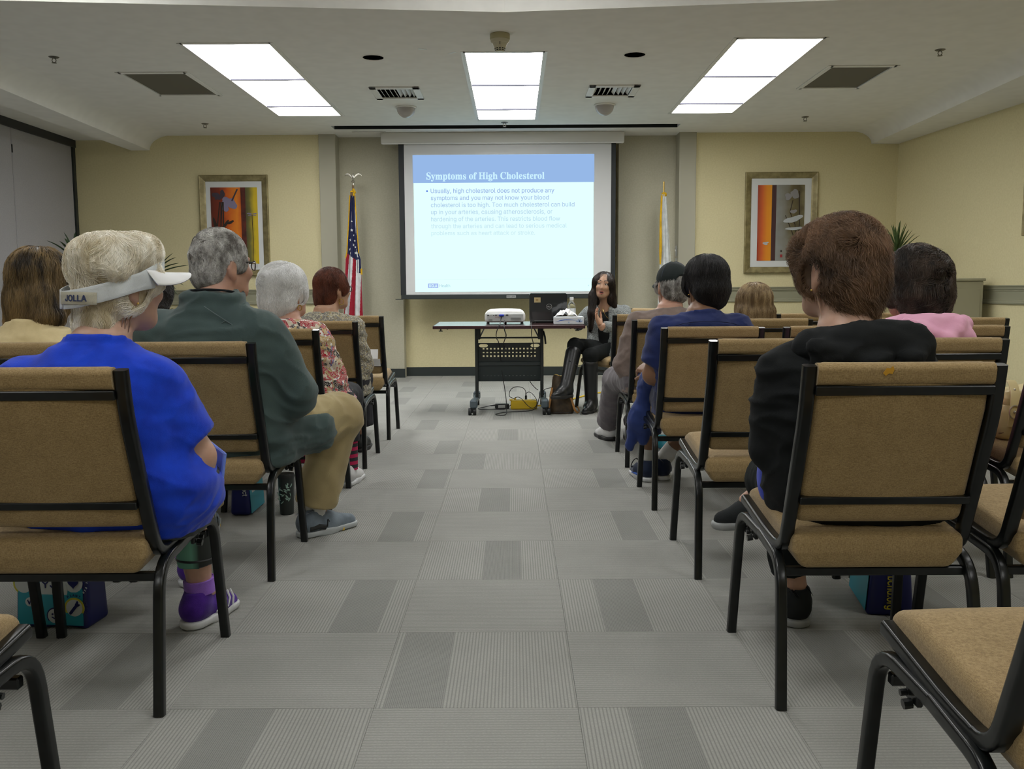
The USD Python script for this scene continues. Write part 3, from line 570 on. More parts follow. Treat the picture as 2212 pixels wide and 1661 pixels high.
def field(p, prims, k=.03):
    d = None
    for q in prims:
        kk = k
        if q[0] == 'k': kk, q = q[1], q[2]
        if q[0] == 'sub':
            e = -d1(q[1], p); kk = q[2]; h = np.clip(.5 - .5 * (d - e) / max(kk, 1e-6), 0, 1) ; d = d + (e - d) * h + kk * h * (1 - h); continue
        if q[0] == 'and': d = np.maximum(d, d1(q[1], p)); continue
        e = d1(q, p); d = e if d is None else smin(d, e, kk)
    return d
def bounds(prims):
    lo, hi = [], []
    for q in prims:
        if q[0] in ('sub', 'and'): continue
        while q[0] in ('k', 'clip'): q = q[2] if q[0] == 'k' else q[1]
        if q[0] == 'c': lo += [np.minimum(q[1] - q[3], q[2] - q[4])]; hi += [np.maximum(q[1] + q[3], q[2] + q[4])]
        elif q[0] == 'e': m = q[2].max(); lo += [q[1] - m]; hi += [q[1] + m]
        elif q[0] == 't':
            T = q[1]; o = q[2] + .02; lo += [np.array([(T[:, 1] - T[:, 3]).min() - o, (T[:, 2] - T[:, 4]).min() - o, T[0, 0] - o])]; hi += [np.array([(T[:, 1] + T[:, 3]).max() + o, (T[:, 2] + T[:, 4]).max() + o, T[-1, 0] + o])]
        elif q[0] == 'u': a, b = bounds(q[1]); lo += [a]; hi += [b]
    return np.min(lo, 0), np.max(hi, 0)
def nets(prims, k=.03, h=.009, fn=None, grow=.03):
    """mesh of the zero level of the blended field, sampled only near the surface"""
    f = fn or (lambda p: field(p, prims, k))
    lo, hi = bounds(prims); lo = lo - grow; hi = hi + grow; m = 5; H = h * m
    n = np.ceil((hi - lo) / H).astype(int) + 1
    g = np.stack(np.meshgrid(*[np.arange(v) for v in n], indexing='ij'), -1).reshape(-1, 3)
    dc = f((lo + g * H).astype(np.float32) + H / 2)
    act = np.abs(dc) < H * 2.1
    full = n * m; D = np.where(np.repeat(np.repeat(np.repeat((dc < 0).reshape(n), m, 0), m, 1), m, 2), -1.0, 1.0).astype(np.float32)
    loc = np.stack(np.meshgrid(*[np.arange(m)] * 3, indexing='ij'), -1).reshape(-1, 3)
    idx = (g[act][:, None, :] * m + loc[None]).reshape(-1, 3)
    D[idx[:, 0], idx[:, 1], idx[:, 2]] = f((lo + idx * h).astype(np.float32))
    S = D < 0; cells = np.zeros(np.array(D.shape) - 1, bool); c = [S[i:S.shape[0] - 1 + i, j:S.shape[1] - 1 + j, l:S.shape[2] - 1 + l] for i in (0, 1) for j in (0, 1) for l in (0, 1)]
    anyi, alli = np.logical_or.reduce(c), np.logical_and.reduce(c); ids = np.argwhere(anyi & ~alli)
    number = np.full(cells.shape, -1, np.int64); number[tuple(ids.T)] = np.arange(len(ids))
    corner = np.array([(i, j, l) for i in (0, 1) for j in (0, 1) for l in (0, 1)])
    val = np.stack([D[ids[:, 0] + o[0], ids[:, 1] + o[1], ids[:, 2] + o[2]] for o in corner], 1)
    acc = np.zeros((len(ids), 3)); cnt = np.zeros(len(ids))
    for a in range(8):
        for b in range(a + 1, 8):
            if np.abs(corner[a] - corner[b]).sum() != 1: continue
            x = (val[:, a] < 0) != (val[:, b] < 0); t = np.where(x, val[:, a] / np.where(x, val[:, a] - val[:, b], 1), 0)
            acc += x[:, None] * (corner[a] + t[:, None] * (corner[b] - corner[a])); cnt += x
    P = lo + (ids + acc / cnt[:, None]) * h
    F = []
    for ax in range(3):
        u, v = (ax + 1) % 3, (ax + 2) % 3
        s0 = [slice(None)] * 3; s1 = [slice(None)] * 3; s0[ax] = slice(0, -1); s1[ax] = slice(1, None)
        x = S[tuple(s0)] != S[tuple(s1)]; e = np.argwhere(x); e = e[(e[:, u] > 0) & (e[:, v] > 0) & (e[:, u] < S.shape[u] - 1) & (e[:, v] < S.shape[v] - 1)]
        ins = S[tuple(e.T)]
        def nb(du, dv):
            q = e.copy(); q[:, u] -= du; q[:, v] -= dv; return number[tuple(q.T)]
        A, B, C, E = nb(1, 1), nb(0, 1), nb(0, 0), nb(1, 0)
        q = np.stack([A, B, C, E], 1); q[~ins] = q[~ins][:, ::-1]; q = q[(q >= 0).all(1)]
        F += [q[:, [0, 1, 2]], q[:, [0, 2, 3]]]
    return trimesh.Trimesh(P, np.vstack(F), process=False)
def relax(m, n=4): 
    m = trimesh.Trimesh(m.vertices, m.faces, process=False); trimesh.smoothing.filter_taubin(m, iterations=n); return m
def folds(m, amp, seed=0, sc=(7, 7, 15), keep=None):
    """cloth creases: ridged noise pushed along the normals"""
    v = m.vertices; w = meshkit.fbm(v * 3.1 + seed, 2, seed) * 1.4
    n1 = meshkit.fbm(np.c_[v[:, 0] * sc[0] + w, v[:, 1] * sc[1] + w, v[:, 2] * sc[2] - w * 2] + seed * 3.7, 3, seed + 1)
    r = 1 - np.abs(2 * n1 - 1) ** .75 * 2.2
    n = m.vertex_normals; a = amp if keep is None else amp * keep(v)
    m = trimesh.Trimesh(v + n * (r * a)[:, None] if np.ndim(a) == 0 else v + n * (r * a)[:, None], m.faces, process=False); return m
def HR(yaw, pitch=0.0, roll=0.0):
    """head frame: columns right, forward, up; yaw to the left is positive"""
    return (rotm((0, 0, 1), yaw) @ rotm((1, 0, 0), pitch) @ rotm((0, 1, 0), roll))[:3, :3].astype(np.float32)
def skin(name, c, c2=None): return mat(name, {'t': ('texture_coordinate', {}), 'n': ('noise_texture', {'scale': 22.0, 'detail': 4}), 'r': ('rgb_ramp', {'ramp': [(.3, c2 or tuple(x * .82 for x in c)), (.7, c)]}), 'p': ('principled_bsdf', {'roughness': .48, 'subsurface_weight': .15, 'subsurface_radius': (.012, .004, .002), 'subsurface_scale': .4})},
                         [('t.object', 'n.vector'), ('n.fac', 'r.fac'), ('r.color', 'p.base_color')])
def cloth(name, c, rough=.85, c2=None, scale=18): return _mats.get(name) or mottled(name, c2 or tuple(x * .8 for x in c), c, scale, rough, bump=.25, bscale=500, sheen_weight=(.15 if max(c) > .05 else .0), specular_ior_level=.25)

def head_prims(H, R, s=1.0, ears=True, face=True):
    """skull, jaw, nose, ears in the head frame at H"""
    P = lambda *a: H + R @ (np.array(a, np.float32) * s)
    E = lambda c, r: ('e', P(*c).astype(np.float32), V3(*r) * s, R)
    K = lambda a, b, ra, rb: cone(P(*a), P(*b), ra * s, rb * s)
    o = [E((0, -.012, .03), (.074, .093, .092)), E((0, .03, -.03), (.060, .066, .085)), ('k', .02, E((0, .062, -.088), (.030, .026, .024))), ('k', .03, K((-.05, .0, -.055), (-.022, .062, -.088), .018, .017)), ('k', .03, K((.05, .0, -.055), (.022, .062, -.088), .018, .017))]
    if face:
        o += [('k', .010, K((0, .086, .012), (0, .108, -.026), .0055, .0085)), ('k', .008, K((-.010, .096, -.029), (.010, .096, -.029), .0068, .0068)), ('k', .02, E((-.034, .078, -.022), (.021, .018, .018))), ('k', .02, E((.034, .078, -.022), (.021, .018, .018))), ('k', .012, K((-.045, .076, .030), (.045, .076, .030), .008, .008)),
              ('sub', E((-.031, .099, .012), (.017, .014, .011)), .008), ('sub', E((.031, .099, .012), (.017, .014, .011)), .008)]
    if ears:
        for q in (-1, 1): o += [('k', .008, E((q * .083, -.010, -.010), (.0105, .021, .034))), ('sub', E((q * .093, -.002, -.006), (.0065, .011, .019)), .005), ('k', .006, E((q * .081, .000, -.043), (.008, .009, .013)))]
    return o
def finger_prims(W, D, N, side, curl=.5, spread=.10, s=1.0, thumb=1.0):
    """hand at wrist W pointing along D, palm facing N; side +1: thumb towards N x D"""
    D = np.asarray(D, float); D /= np.linalg.norm(D); N = np.asarray(N, float); N = N - D * (N @ D); N /= np.linalg.norm(N); X = np.cross(N, D) * side
    P = lambda x, d, n: W + s * (X * x + D * d + N * n)
    o = [cone(P(0, -.02, 0), P(0, .02, 0), .024 * s, .022 * s), cone(P(.022, .03, 0), P(.028, .085, .002), .015 * s, .013 * s), cone(P(.006, .03, 0), P(.009, .09, .002), .016 * s, .0135 * s), cone(P(-.01, .03, 0), P(-.01, .087, .002), .016 * s, .013 * s), cone(P(-.022, .03, 0), P(-.028, .078, .002), .014 * s, .012 * s)]
    for q, (x, L) in enumerate(((.028, .072), (.009, .080), (-.010, .074), (-.028, .060))):
        a = P(x, .088 - .006 * abs(q - 1), .002); ang = 0; dr = x / .028 * spread
        for j, (f, r0, r1) in enumerate(((.45, .0095, .0085), (.32, .0085, .0078), (.23, .0078, .0065))):
            ang += curl * (.55 if j == 0 else .9); v = D * math.cos(ang) + N * math.sin(ang) + X * dr; b = a + s * L * f * v
            o.append(('k', .005, cone(a, b, r0 * s, r1 * s))); a = b
    a, b = P(.024, .018, .008), P(.05, .048, .018 * thumb); c = b + s * (X * .012 + D * .030 + N * .010 * thumb); e = c + s * (X * .002 + D * .024 + N * .008)
    o += [('k', .012, cone(a, b, .015 * s, .0115 * s)), ('k', .005, cone(b, c, .0105 * s, .0092 * s)), ('k', .005, cone(c, e, .0092 * s, .007 * s))]
    return o
def lerp(a, b, t): return np.asarray(a, float) * (1 - t) + np.asarray(b, float) * t

class Person:
    """a seated figure: joints in metres in the frame of the chair (x right, y forward, z up, rear legs at y = 0)"""
    def __init__(s, name, label, loc, rz=0.0, **k):
        s.t = thing(name, label, 'person', loc, rz); s.__dict__.update(dict(hs=1.0, yaw=0.0, pitch=0.0, roll=0.0, neck_r=.052, fat=1.0, h=.0085, hands=True, curl=.55, lr=1.0), **k)
        s.R = HR(s.yaw, s.pitch, s.roll); s.H = V3(*s.head)
        s.P = lambda *a: s.H + s.R @ (np.array(a, np.float32) * s.hs)
    def body(s, mskin, hand_kw=({}, {})):
        T = s.tor.copy() if hasattr(s.tor, 'copy') else np.array(s.tor); T = np.array(T, float); T[:, 3:] -= .012
        nb = np.array(s.nb, float); up = s.P(0, -.02, -.05)
        B = [torso(T), ('k', .045, cone(nb, up, s.neck_r * 1.12, s.neck_r))]
        for i in (0, 1):
            f = s.fat; B += [('k', .05, cone(s.sh[i], s.el[i], .052 * f, .041 * f)), ('k', .02, cone(s.el[i], lerp(s.el[i], s.wr[i], .35), .040 * f, .041 * f)), ('k', .02, cone(lerp(s.el[i], s.wr[i], .35), s.wr[i], .041 * f, .026))]
            B += [('k', .06, cone(s.hip[i], s.kn[i], .078 * f * s.lr, .054 * f * s.lr)), ('k', .03, cone(s.kn[i], lerp(s.kn[i], s.an[i], .3), .052 * f * s.lr, .054 * f * s.lr)), ('k', .03, cone(lerp(s.kn[i], s.an[i], .3), s.an[i], .054 * f * s.lr, .033)), ('k', .02, cone(s.an[i], lerp(s.an[i], s.toe[i], .5) + np.array([0, 0, -.005]), .031, .019))]
        B.append(('k', .03, ('u', head_prims(s.H, s.R, s.hs), .035)))
        m = relax(nets(B, .03, s.h), 3); parts = [m]
        if s.hands:
            for i in (0, 1):
                D = np.array(s.wr[i]) - np.array(s.el[i]); kw = dict(D=D, N=(.3 * (-1 if i else 1), .2, -1), side=(1 if i else -1), curl=s.curl); kw.update(hand_kw[i]); hp = finger_prims(np.array(s.wr[i]), **kw); parts.append(relax(nets(hp, .012, .0042, grow=.012), 2))
        try:
            import manifold3d as m3
            ms = [m3.Manifold(m3.Mesh(np.asarray(q.vertices, np.float32), np.asarray(q.faces, np.uint32))) for q in parts]
            r = ms[0]
            for q in ms[1:]: r = r + q
            if r.num_tri() > 1000: mm = r.to_mesh(); m = trimesh.Trimesh(mm.vert_properties[:, :3], mm.tri_verts, process=False)
            else: m = trimesh.util.concatenate(parts)
        except Exception: m = trimesh.util.concatenate(parts)
        s.body_mesh = obj('body', m, mskin, s.t, smooth=True); return s.body_mesh
    def top(s, name, m, sleeve=1.0, off=.010, arm=.060, fore=.047, fold=.006, seed=1, hem=None, neck=None, neck_r=.075, ntilt=.5, collar=None, extra=(), label=None, h=None, sc=(7, 7, 15), bulk=1.0):
        """shirt or jacket: the torso grown by off with sleeves; sleeve 0..1 to the elbow, 1..2 to the wrist"""
        f = s.fat * bulk; B = [torso(s.tor, off)]
        for i in (0, 1):
            sh, el, wr = (np.array(a[i], float) for a in (s.sh, s.el, s.wr)); e = lerp(sh, el, min(sleeve, 1.0))
            c = cone(sh, e if sleeve < 1 else el, arm * f, (arm - .008 * min(sleeve, 1)) * f + (.006 if sleeve < 1 else 0)); d = (el - sh) / np.linalg.norm(el - sh)
            B.append(('k', .045, ('clip', c, half(e, d), False)) if sleeve < 1 else ('k', .045, c))
            if sleeve > 1:
                w = lerp(el, wr, sleeve - 1); d = (wr - el) / np.linalg.norm(wr - el); B.append(('k', .02, ('clip', cone(el, w + d * .02, (arm - .006) * f, fore), half(w, d), False)))
        B += list(extra)
        nb = np.array(s.nb, float) if neck is None else np.array(neck, float)
        B.append(('sub', cone(nb + (0, .03, .0), nb + (0, .03 + .2 * ntilt, .25), neck_r, neck_r * 1.4), .004))
        if collar is not None: B.append(('and', half(nb + (0, 0, collar), (0, .30, 1))))
        if hem is not None: B.append(('and', half((0, 0, hem), (0, 0, -1))))
        q = folds(relax(nets(B, .03, h or s.h), 4), fold, seed, sc); s.top_mesh = q
        return obj(name, q, m, s.t, smooth=True, label=label)
    def trousers(s, name, m, r=(.092, .072, .060), end=.96, fold=.006, seed=5, pelvis=True, label=None, sc=(9, 9, 9)):
        B = []
        if pelvis: B.append(torso([q for q in np.array(s.tor, float) if q[0] < .60] or np.array(s.tor)[:3], .006))
        for i in (0, 1):
            hp, kn, an = (np.array(a[i], float) for a in (s.hip, s.kn, s.an)); e = lerp(kn, an, end); d = (an - kn) / np.linalg.norm(an - kn)
            B += [('k', .05, cone(hp, kn, r[0] * s.fat, r[1] * s.fat)), ('k', .025, ('clip', cone(kn, e + d * .03, r[1] * s.fat * .98, r[2]), half(e, d), False))]
        return obj(name, folds(relax(nets(B, .03, s.h), 4), fold, seed, sc), m, s.t, smooth=True, label=label)
    def shoe(s, i, m_up, m_sole, L=.27, W=.046, name='shoe', lift=0.0, heel=0.0, dirv=None, label=None, shaft=None):
        a = np.array(s.an[i], float); d = np.array(dirv if dirv is not None else np.array(s.toe[i], float) - a, float); d[2] = 0; d /= np.linalg.norm(d); x = np.array([d[1], -d[0], 0]); g = np.array([a[0], a[1], lift])
        Q = lambda u, v, w: g + x * u + d * v + np.array([0, 0, w])
        up = [cone(Q(0, -.035, .055), Q(0, .06, .045), W * .86, W * .88), ('k', .03, cone(Q(0, .06, .040), Q(0, L - .115, .028), W * .92, W * .62)), ('k', .03, cone(Q(0, -.03, .06), Q(0, -.015, .095), W * .86, W * .92))]
        if shaft: up.append(('k', .03, cone(Q(0, .0, .095), Q(0, .05, .055), W * 1.08, W * .98)))
        if shaft: up.append(('k', .02, cone(Q(0, .0, .08), shaft[0], W * 1.25, shaft[1])))
        up += [('and', half(Q(0, 0, .018), (0, 0, -1)))]
        if not shaft: up.append(('sub', cone(Q(0, -.02, .118), Q(0, .012, .15), W * .60, W * .85), .012))
        u = obj(name, relax(nets(up, .02, .006), 3), m_up, s.t, smooth=True, label=label)
        so = [('clip', ('clip', cone(Q(0, -.035, .02), Q(0, .05, .02), W * .98, W * .96), half(Q(0, 0, .026), (0, 0, 1)), False), half(Q(0, 0, .001), (0, 0, -1)), False), ('k', .02, ('clip', ('clip', cone(Q(0, .05, .02), Q(0, L - .115, .02), W * 1.0, W * .78), half(Q(0, 0, .026), (0, 0, 1)), False), half(Q(0, 0, .001), (0, 0, -1)), False))]
        obj('sole', relax(nets(so, .01, .006), 1), m_sole, u, smooth=50); s.last_shoe = (u, Q)
        return u
    # ------------------------------------------------ hair
    def hair(s, shell, mcap, mstr=None, n=3000, L=.10, flow=(0, -.2, -1), crown=(0, -.05, .12), lift=.004, curl=0.0, freq=2.0, w=.0016, k=.02, h=.006, amp=.004, seed=3, cut=(), rough=.25, name='hair', label=None, nsc=(60, 60, 14), end_up=0.0, pts=9):
        """a shell of blended ellipsoids in the head frame, covered by strands that follow it"""
        rng = np.random.default_rng(seed); E = []; n = int(n * 2.6); w = w * .52
        for q in shell:
            if len(q) == 2: E.append(('e', s.P(*q[0]).astype(np.float32), V3(*q[1]) * s.hs, s.R))
            else: E.append(cone(s.P(*q[0]), s.P(*q[1]), q[2] * s.hs, q[3] * s.hs))
        for c in cut:
            if c[0] == 'plane': E.append(('and', half(s.P(*c[1]), s.R @ np.array(c[2], float))))
            else: E.append(('sub', ('e', s.P(*c[0]).astype(np.float32), V3(*c[1]) * s.hs, s.R), .012))
        f = lambda p: field(p.astype(np.float32), E, k); m = relax(nets(E, k, h), 3)
        loc = (m.vertices - s.H) @ s.R
        r = meshkit.fbm(loc * np.array(nsc) * .55 + seed, 3, seed); mm = trimesh.Trimesh(m.vertices + m.vertex_normals * ((r - .5) * 2 * amp)[:, None], m.faces, process=False)
        hp = obj(name, mm, mcap, s.t, smooth=True, label=label)
        if mstr is None or n == 0: return hp
        pick, fi = trimesh.sample.sample_surface(m, n, seed=seed); p = np.asarray(pick); fl = s.R @ np.array(flow, float); cr = s.P(*crown).astype(float)
        def grad(q):
            e = .004; return np.stack([f(q + d) - f(q - d) for d in np.eye(3) * e], 1)
        C = [p]; ln = L * (.55 + .9 * rng.random(n)); ph = rng.random(n) * 6.28; q = p.copy(); cl = meshkit.noise(((p - s.H) @ s.R) * 26, seed) - .5
        for j in range(1, pts):
            g = grad(q); g /= np.linalg.norm(g, axis=1)[:, None] + 1e-9
            v = fl + (q - cr) * 5.0 ; v = v + rough * np.stack([meshkit.noise(q * 14 + a, seed + a) - .5 for a in (1, 2, 3)], 1) * 4
            v -= g * np.sum(v * g, 1)[:, None]; v = np.where((f(q) > .016)[:, None], fl, v); v /= np.linalg.norm(v, axis=1)[:, None] + 1e-9
            side = np.cross(g, v); v = v + curl * np.cos(freq * 6.28 * j / pts + ph * .07 + cl * 9)[:, None] * side
            q = q + v * (ln / (pts - 1))[:, None]; d = f(q); tgt = lift * (.3 + 1.2 * rng.random(n)) + end_up * (j / pts) ** 2
            q = q - g * ((d - tgt) * (np.abs(d) < .018))[:, None] * .85; C.append(q.copy())
        A = np.stack(C, 1); ok = np.ones(n, bool)
        for c in cut:
            if c[0] != 'plane': ok &= (np.linalg.norm(((A - s.P(*c[0]).astype(float)) @ s.R) / (np.array(c[1]) * s.hs * .97), axis=2) > 1).all(1)
        ok &= f(A[:, -1]) < .030
        A, n = A[ok], int(ok.sum()); wd = np.tile(w * np.array([.8] + [1.0] * (pts - 3) + [.7, .25]), n) * np.repeat(.6 + .8 * rng.random(n), pts)
        c = UsdGeom.BasisCurves.Define(stage, _path('strands', hp)); c.CreateTypeAttr('linear'); c.CreatePointsAttr(Vt.Vec3fArray.FromNumpy(A.reshape(-1, 3).astype(np.float32))); c.CreateCurveVertexCountsAttr(Vt.IntArray.FromNumpy(np.full(n, pts, np.int32)))
        c.CreateWidthsAttr(Vt.FloatArray.FromNumpy(wd.astype(np.float32))); c.SetWidthsInterpolation('vertex')
        UsdShade.MaterialBindingAPI.Apply(c.GetPrim()).Bind(mstr); tag(c.GetPrim(), kind='stuff'); return hp
    def glasses(s, m, mg, w=.066, z=.012, y=.102):
        P = s.P; a = obj('glasses', [tube([P(q * .012, y + .004, z), P(q * .012, y + .004, z)] if False else spline([P(q * (.036 + .024 * math.cos(b)), y - .012 * abs(math.cos(b)) * (math.cos(b) > 0) + .004, z - .004 + .017 * math.sin(b)) for b in np.linspace(0, 2 * math.pi, 13)], 26), .0022, 6) for q in (-1, 1)] + [tube([P(-.012, y + .004, z + .004), P(0, y + .008, z + .006), P(.012, y + .004, z + .004)], .002, 6)], m, s.t)
        for q in (-1, 1):
            obj('temple', tube(bend([P(q * .060, y - .008, z + .004), P(q * .078, y - .03, z + .006), P(q * .084, .0, z + .004), P(q * .083, -.022, z - .014)], .012), .0022, 6), m, a)
            obj('lens', sheet(lambda u, v: np.stack([P(q * (.036 + .022 * rr * math.cos(th)), y + .003, z - .004 + .0155 * rr * math.sin(th)) for rr, th in zip(u.ravel(), (v * 2 * math.pi).ravel())]).reshape(u.shape + (3,)), 4, 17, .0012), mg, a)
    def earring(s, q, m, hoop=.013):
        c = s.P(q * .084, .002, -.062 - hoop * .6)
        a = np.linspace(0, 2 * math.pi, 17); X = s.R @ np.array([0, 1, 0.]); Z = s.R @ np.array([0, 0, 1.])
        obj('earring', tube([c + hoop * (math.cos(b) * X + math.sin(b) * Z) for b in a], .0022, 6) if hoop > .006 else move(trimesh.creation.icosphere(2, .0032), s.P(q * .086, .003, -.048)), m, s.t)
def hairmat(name, c1, c2, rough=.45, scale=(22, 22, 4), spec=.4):
    return mat(name, {'t': ('texture_coordinate', {}), 'm': ('mapping', {'scale': scale}), 'n': ('noise_texture', {'scale': 1.0, 'detail': 5, 'roughness': .65}), 'r': ('rgb_ramp', {'ramp': [(.36, c1), (.64, c2)]}), 'p': ('principled_bsdf', {'roughness': rough, 'specular_ior_level': spec})},
               [('t.object', 'm.vector'), ('m.vector', 'n.vector'), ('n.fac', 'r.fac'), ('r.color', 'p.base_color')])

S1, S2, S3 = skin('skin_fair', (.55, .33, .235)), skin('skin_ruddy', (.52, .285, .20)), skin('skin_olive', (.40, .235, .15))
S4 = skin('skin_tan', (.26, .135, .075)); S5 = skin('skin_warm', (.47, .27, .17))
M_gold_j = plain('gold_jewel', (.75, .52, .16), .25, 1.0); M_dkpl = plain('dark_plastic', (.015, .013, .012), .3)
M_lensg = mat('spectacle_lens', {'a': ('transparent_bsdf', {}), 'g': ('glossy_bsdf', {'roughness': .03}), 'm': ('mix_closure', {'fac': .10})}, [('a.BSDF', 'm.closure1'), ('g.BSDF', 'm.closure2')], surface='m.closure')
M_sole_w = plain('sole_white', (.62, .63, .64), .6); M_sole_g = plain('sole_grey', (.30, .31, .31), .6); M_sole_b = plain('sole_black', (.015, .015, .016), .5)
def legs(dx=0.0, w=.11, ky=.60, kz=.475, ay=.62, fy=.14, hip=.23, hz=.50):
    return dict(hip=[(dx - .09, hip, hz), (dx + .09, hip, hz)], kn=[(dx - w, ky, kz), (dx + w, ky, kz)], an=[(dx - w, ay, .09), (dx + w, ay, .09)], toe=[(dx - w - .02, ay + fy, .03), (dx + w + .02, ay + fy, .03)])

# ---------------------------------------------------------------- blue T-shirt and sun visor
p = Person('person', 'person in a royal blue T-shirt and white sun visor, head turned right', (-1.102, 2.12, 0), head=(.078, .285, 1.035), yaw=-41, roll=0, pitch=-3, hs=1.02, nb=(.05, .215, .885), neck_r=.056, fat=1.08, h=.0075,
    tor=[(.40, .05, .28, .215, .16), (.46, .06, .27, .250, .18), (.53, .06, .25, .252, .175), (.62, .045, .225, .205, .155), (.70, .04, .21, .195, .14), (.77, .03, .205, .185, .125), (.82, .03, .205, .160, .105), (.86, .04, .21, .115, .08), (.89, .05, .215, .07, .06)],
    sh=[(-.135, .205, .79), (.185, .205, .785)], el=[(-.20, .26, .56), (.268, .265, .585)], wr=[(.02, .46, .59), (.10, .44, .575)], curl=.5,
    **legs(.05, .10, .60, .46, .61))
p.kn[1] = (.115, .60, .445); p.an[1] = (.135, .62, .10); p.toe[1] = (.185, .76, .03); p.kn[0] = (-.05, .64, .45); p.an[0] = (-.03, 1.02, .09); p.toe[0] = (-.05, 1.16, .03)
p.body(S1)
p.top('shirt', cloth('royal_blue', lin(18, 66, 208), c2=lin(14, 54, 184)), sleeve=.74, off=.012, arm=.064, fold=.009, seed=4, sc=(4.5, 4.5, 9), hem=.395, neck_r=.072, ntilt=.35, collar=.006)
obj('sleeve_hem', [tube([lerp(p.sh[1], p.el[1], .73) + .061 * (math.cos(a) * np.array([.2, .97, .1]) + math.sin(a) * np.array([.93, -.2, .22])) for a in np.linspace(0, 2 * math.pi, 25)], .0022, 5)], cloth('royal_blue', None), p.t)
M_legg = ramp_x('legging_green', [(0, lin(96, 152, 130)), (.49, lin(100, 158, 136)), (.51, (.012, .016, .014)), (1, (.012, .016, .014))], 'x', 1.0, .5 - .145, 0)
tr = p.trousers('leggings', M_legg, r=(.092, .060, .054), end=.74, fold=.002)
obj('legging_cuff', tube([lerp(p.kn[1], p.an[1], .68) + .0560 * np.array([math.cos(a), math.sin(a), 0]) for a in np.linspace(0, 2 * math.pi, 25)], .004, 6), M_black, tr)
hb1, hb2 = hairmat('blond_white', (.50, .40, .24), (.95, .90, .74), .5, (24, 24, 8)), hairmat('blond_strand', (.62, .53, .35), (1.0, .97, .88), .45, (20, 20, 6))
p.hair([((0, -.020, .072), (.098, .098, .056)), ((.02, .035, .084), (.066, .056, .044)), ((-.02, -.070, .040), (.082, .046, .056)), ((.05, -.05, .040), (.056, .05, .05)), ((0, -.045, -.035), (.082, .062, .070)), ((0, -.066, -.100), (.072, .040, .052)), ((.06, -.012, -.02), (.028, .05, .055)), ((-.06, -.012, -.02), (.028, .05, .055)), ((.062, .045, .015), (.02, .035, .035)), ((-.062, .045, .015), (.02, .035, .035))],
       hb1, hb2, 5200, .085, flow=(.5, -.2, -.55), crown=(0, .03, .10), lift=.005, curl=.75, freq=1.1, w=.0021, amp=.008, seed=11, cut=(((0, .15, -.05), (.075, .085, .10)), ((.100, .004, -.024), (.030, .030, .042)), ((-.098, .0, -.045), (.024, .022, .034))), nsc=(34, 34, 50), rough=.6, end_up=.005)
p.earring(1, M_gold_j, .003)
vm, vb = cloth('visor_white', (.66, .70, .72)), plain('visor_brim', (.80, .81, .82), .6)
def band(z0, dz, tilt=-.36): 
    def f(u, v):
        a = (u - .5) * 2 * math.pi * .985 + math.pi / 2; x, y = .101 * np.cos(a), .124 * np.sin(a) - .018; z = z0 + (v - .5) * (dz * (.75 + .5 * (y > 0) * np.clip(y / .1, 0, 1))) + tilt * -y
        return (p.H + np.stack([x, y, z], -1) * p.hs @ p.R.T)
    return f
vz = obj('sun_visor', sheet(band(.006, .060), 60, 6, .004), vm, p.t, smooth=True, label='white sun visor with lettering on its rear strap')
obj('brim', sheet(lambda u, v: p.H + np.stack([.098 * (1 + .10 * v) * np.cos(math.pi * (.06 + .88 * u)), .100 * np.sin(math.pi * (.06 + .88 * u)) * 1.0 + v * .085 * np.sin(math.pi * (.06 + .88 * u)) ** .7, .036 + .004 * v - .040 * v * np.abs(np.cos(math.pi * u)) ** 2], -1) * p.hs @ p.R.T, 26, 8, .004), vb, vz, smooth=True)
st = obj('strap_tab', sheet(lambda u, v: p.H + np.stack([.1045 * np.cos(-math.pi / 2 + .42 + (u - .5) * .95), .1275 * np.sin(-math.pi / 2 + .42 + (u - .5) * .95) - .018, -.040 + (v - .5) * .030], -1) * p.hs @ p.R.T, 16, 4, .003), cloth('visor_strap', (.52, .50, .40)), vz, smooth=True)
lt = fit_text('JOLLA', .056, .014, bold=3); lv = lt.vertices; ang = -math.pi / 2 + .42 - .25 + lv[:, 0] / .105; rr = .1296 + lv[:, 2] * .4
lt.vertices = p.H + np.stack([rr * .835 * np.cos(ang), rr * np.sin(ang) - .018, -.047 + lv[:, 1]], -1) * p.hs @ p.R.T
obj('lettering', lt, plain('ink_blue', (.03, .045, .12), .6), vz, smooth=False)
pur, purl = cloth('purple_mesh', lin(82, 40, 150), c2=lin(60, 24, 118)), cloth('lilac_sock', lin(150, 105, 205))
for i in (0, 1):
    u = p.shoe(i, pur, M_sole_w, L=.25, W=.044)
    obj('sock', tube([lerp(p.an[i], p.kn[i], .0), lerp(p.an[i], p.kn[i], .12)], .047, 14), purl, u)
    Q = p.last_shoe[1]
    for j in range(4): obj('side_stripe', tube([Q(.0435, .02 + j * .026, .034), Q(.0415, .05 + j * .018, .058), Q(.026, .066 + j * .014, .078)], .0036, 6), M_sole_w, u)
    obj('lace', tube(spline([Q(.0, .085, .078), Q(.03, .05, .12), Q(.02, .03, .15), Q(.01, .06, .11), Q(-.005, .085, .078)], 20), .0022, 6), purl, u)

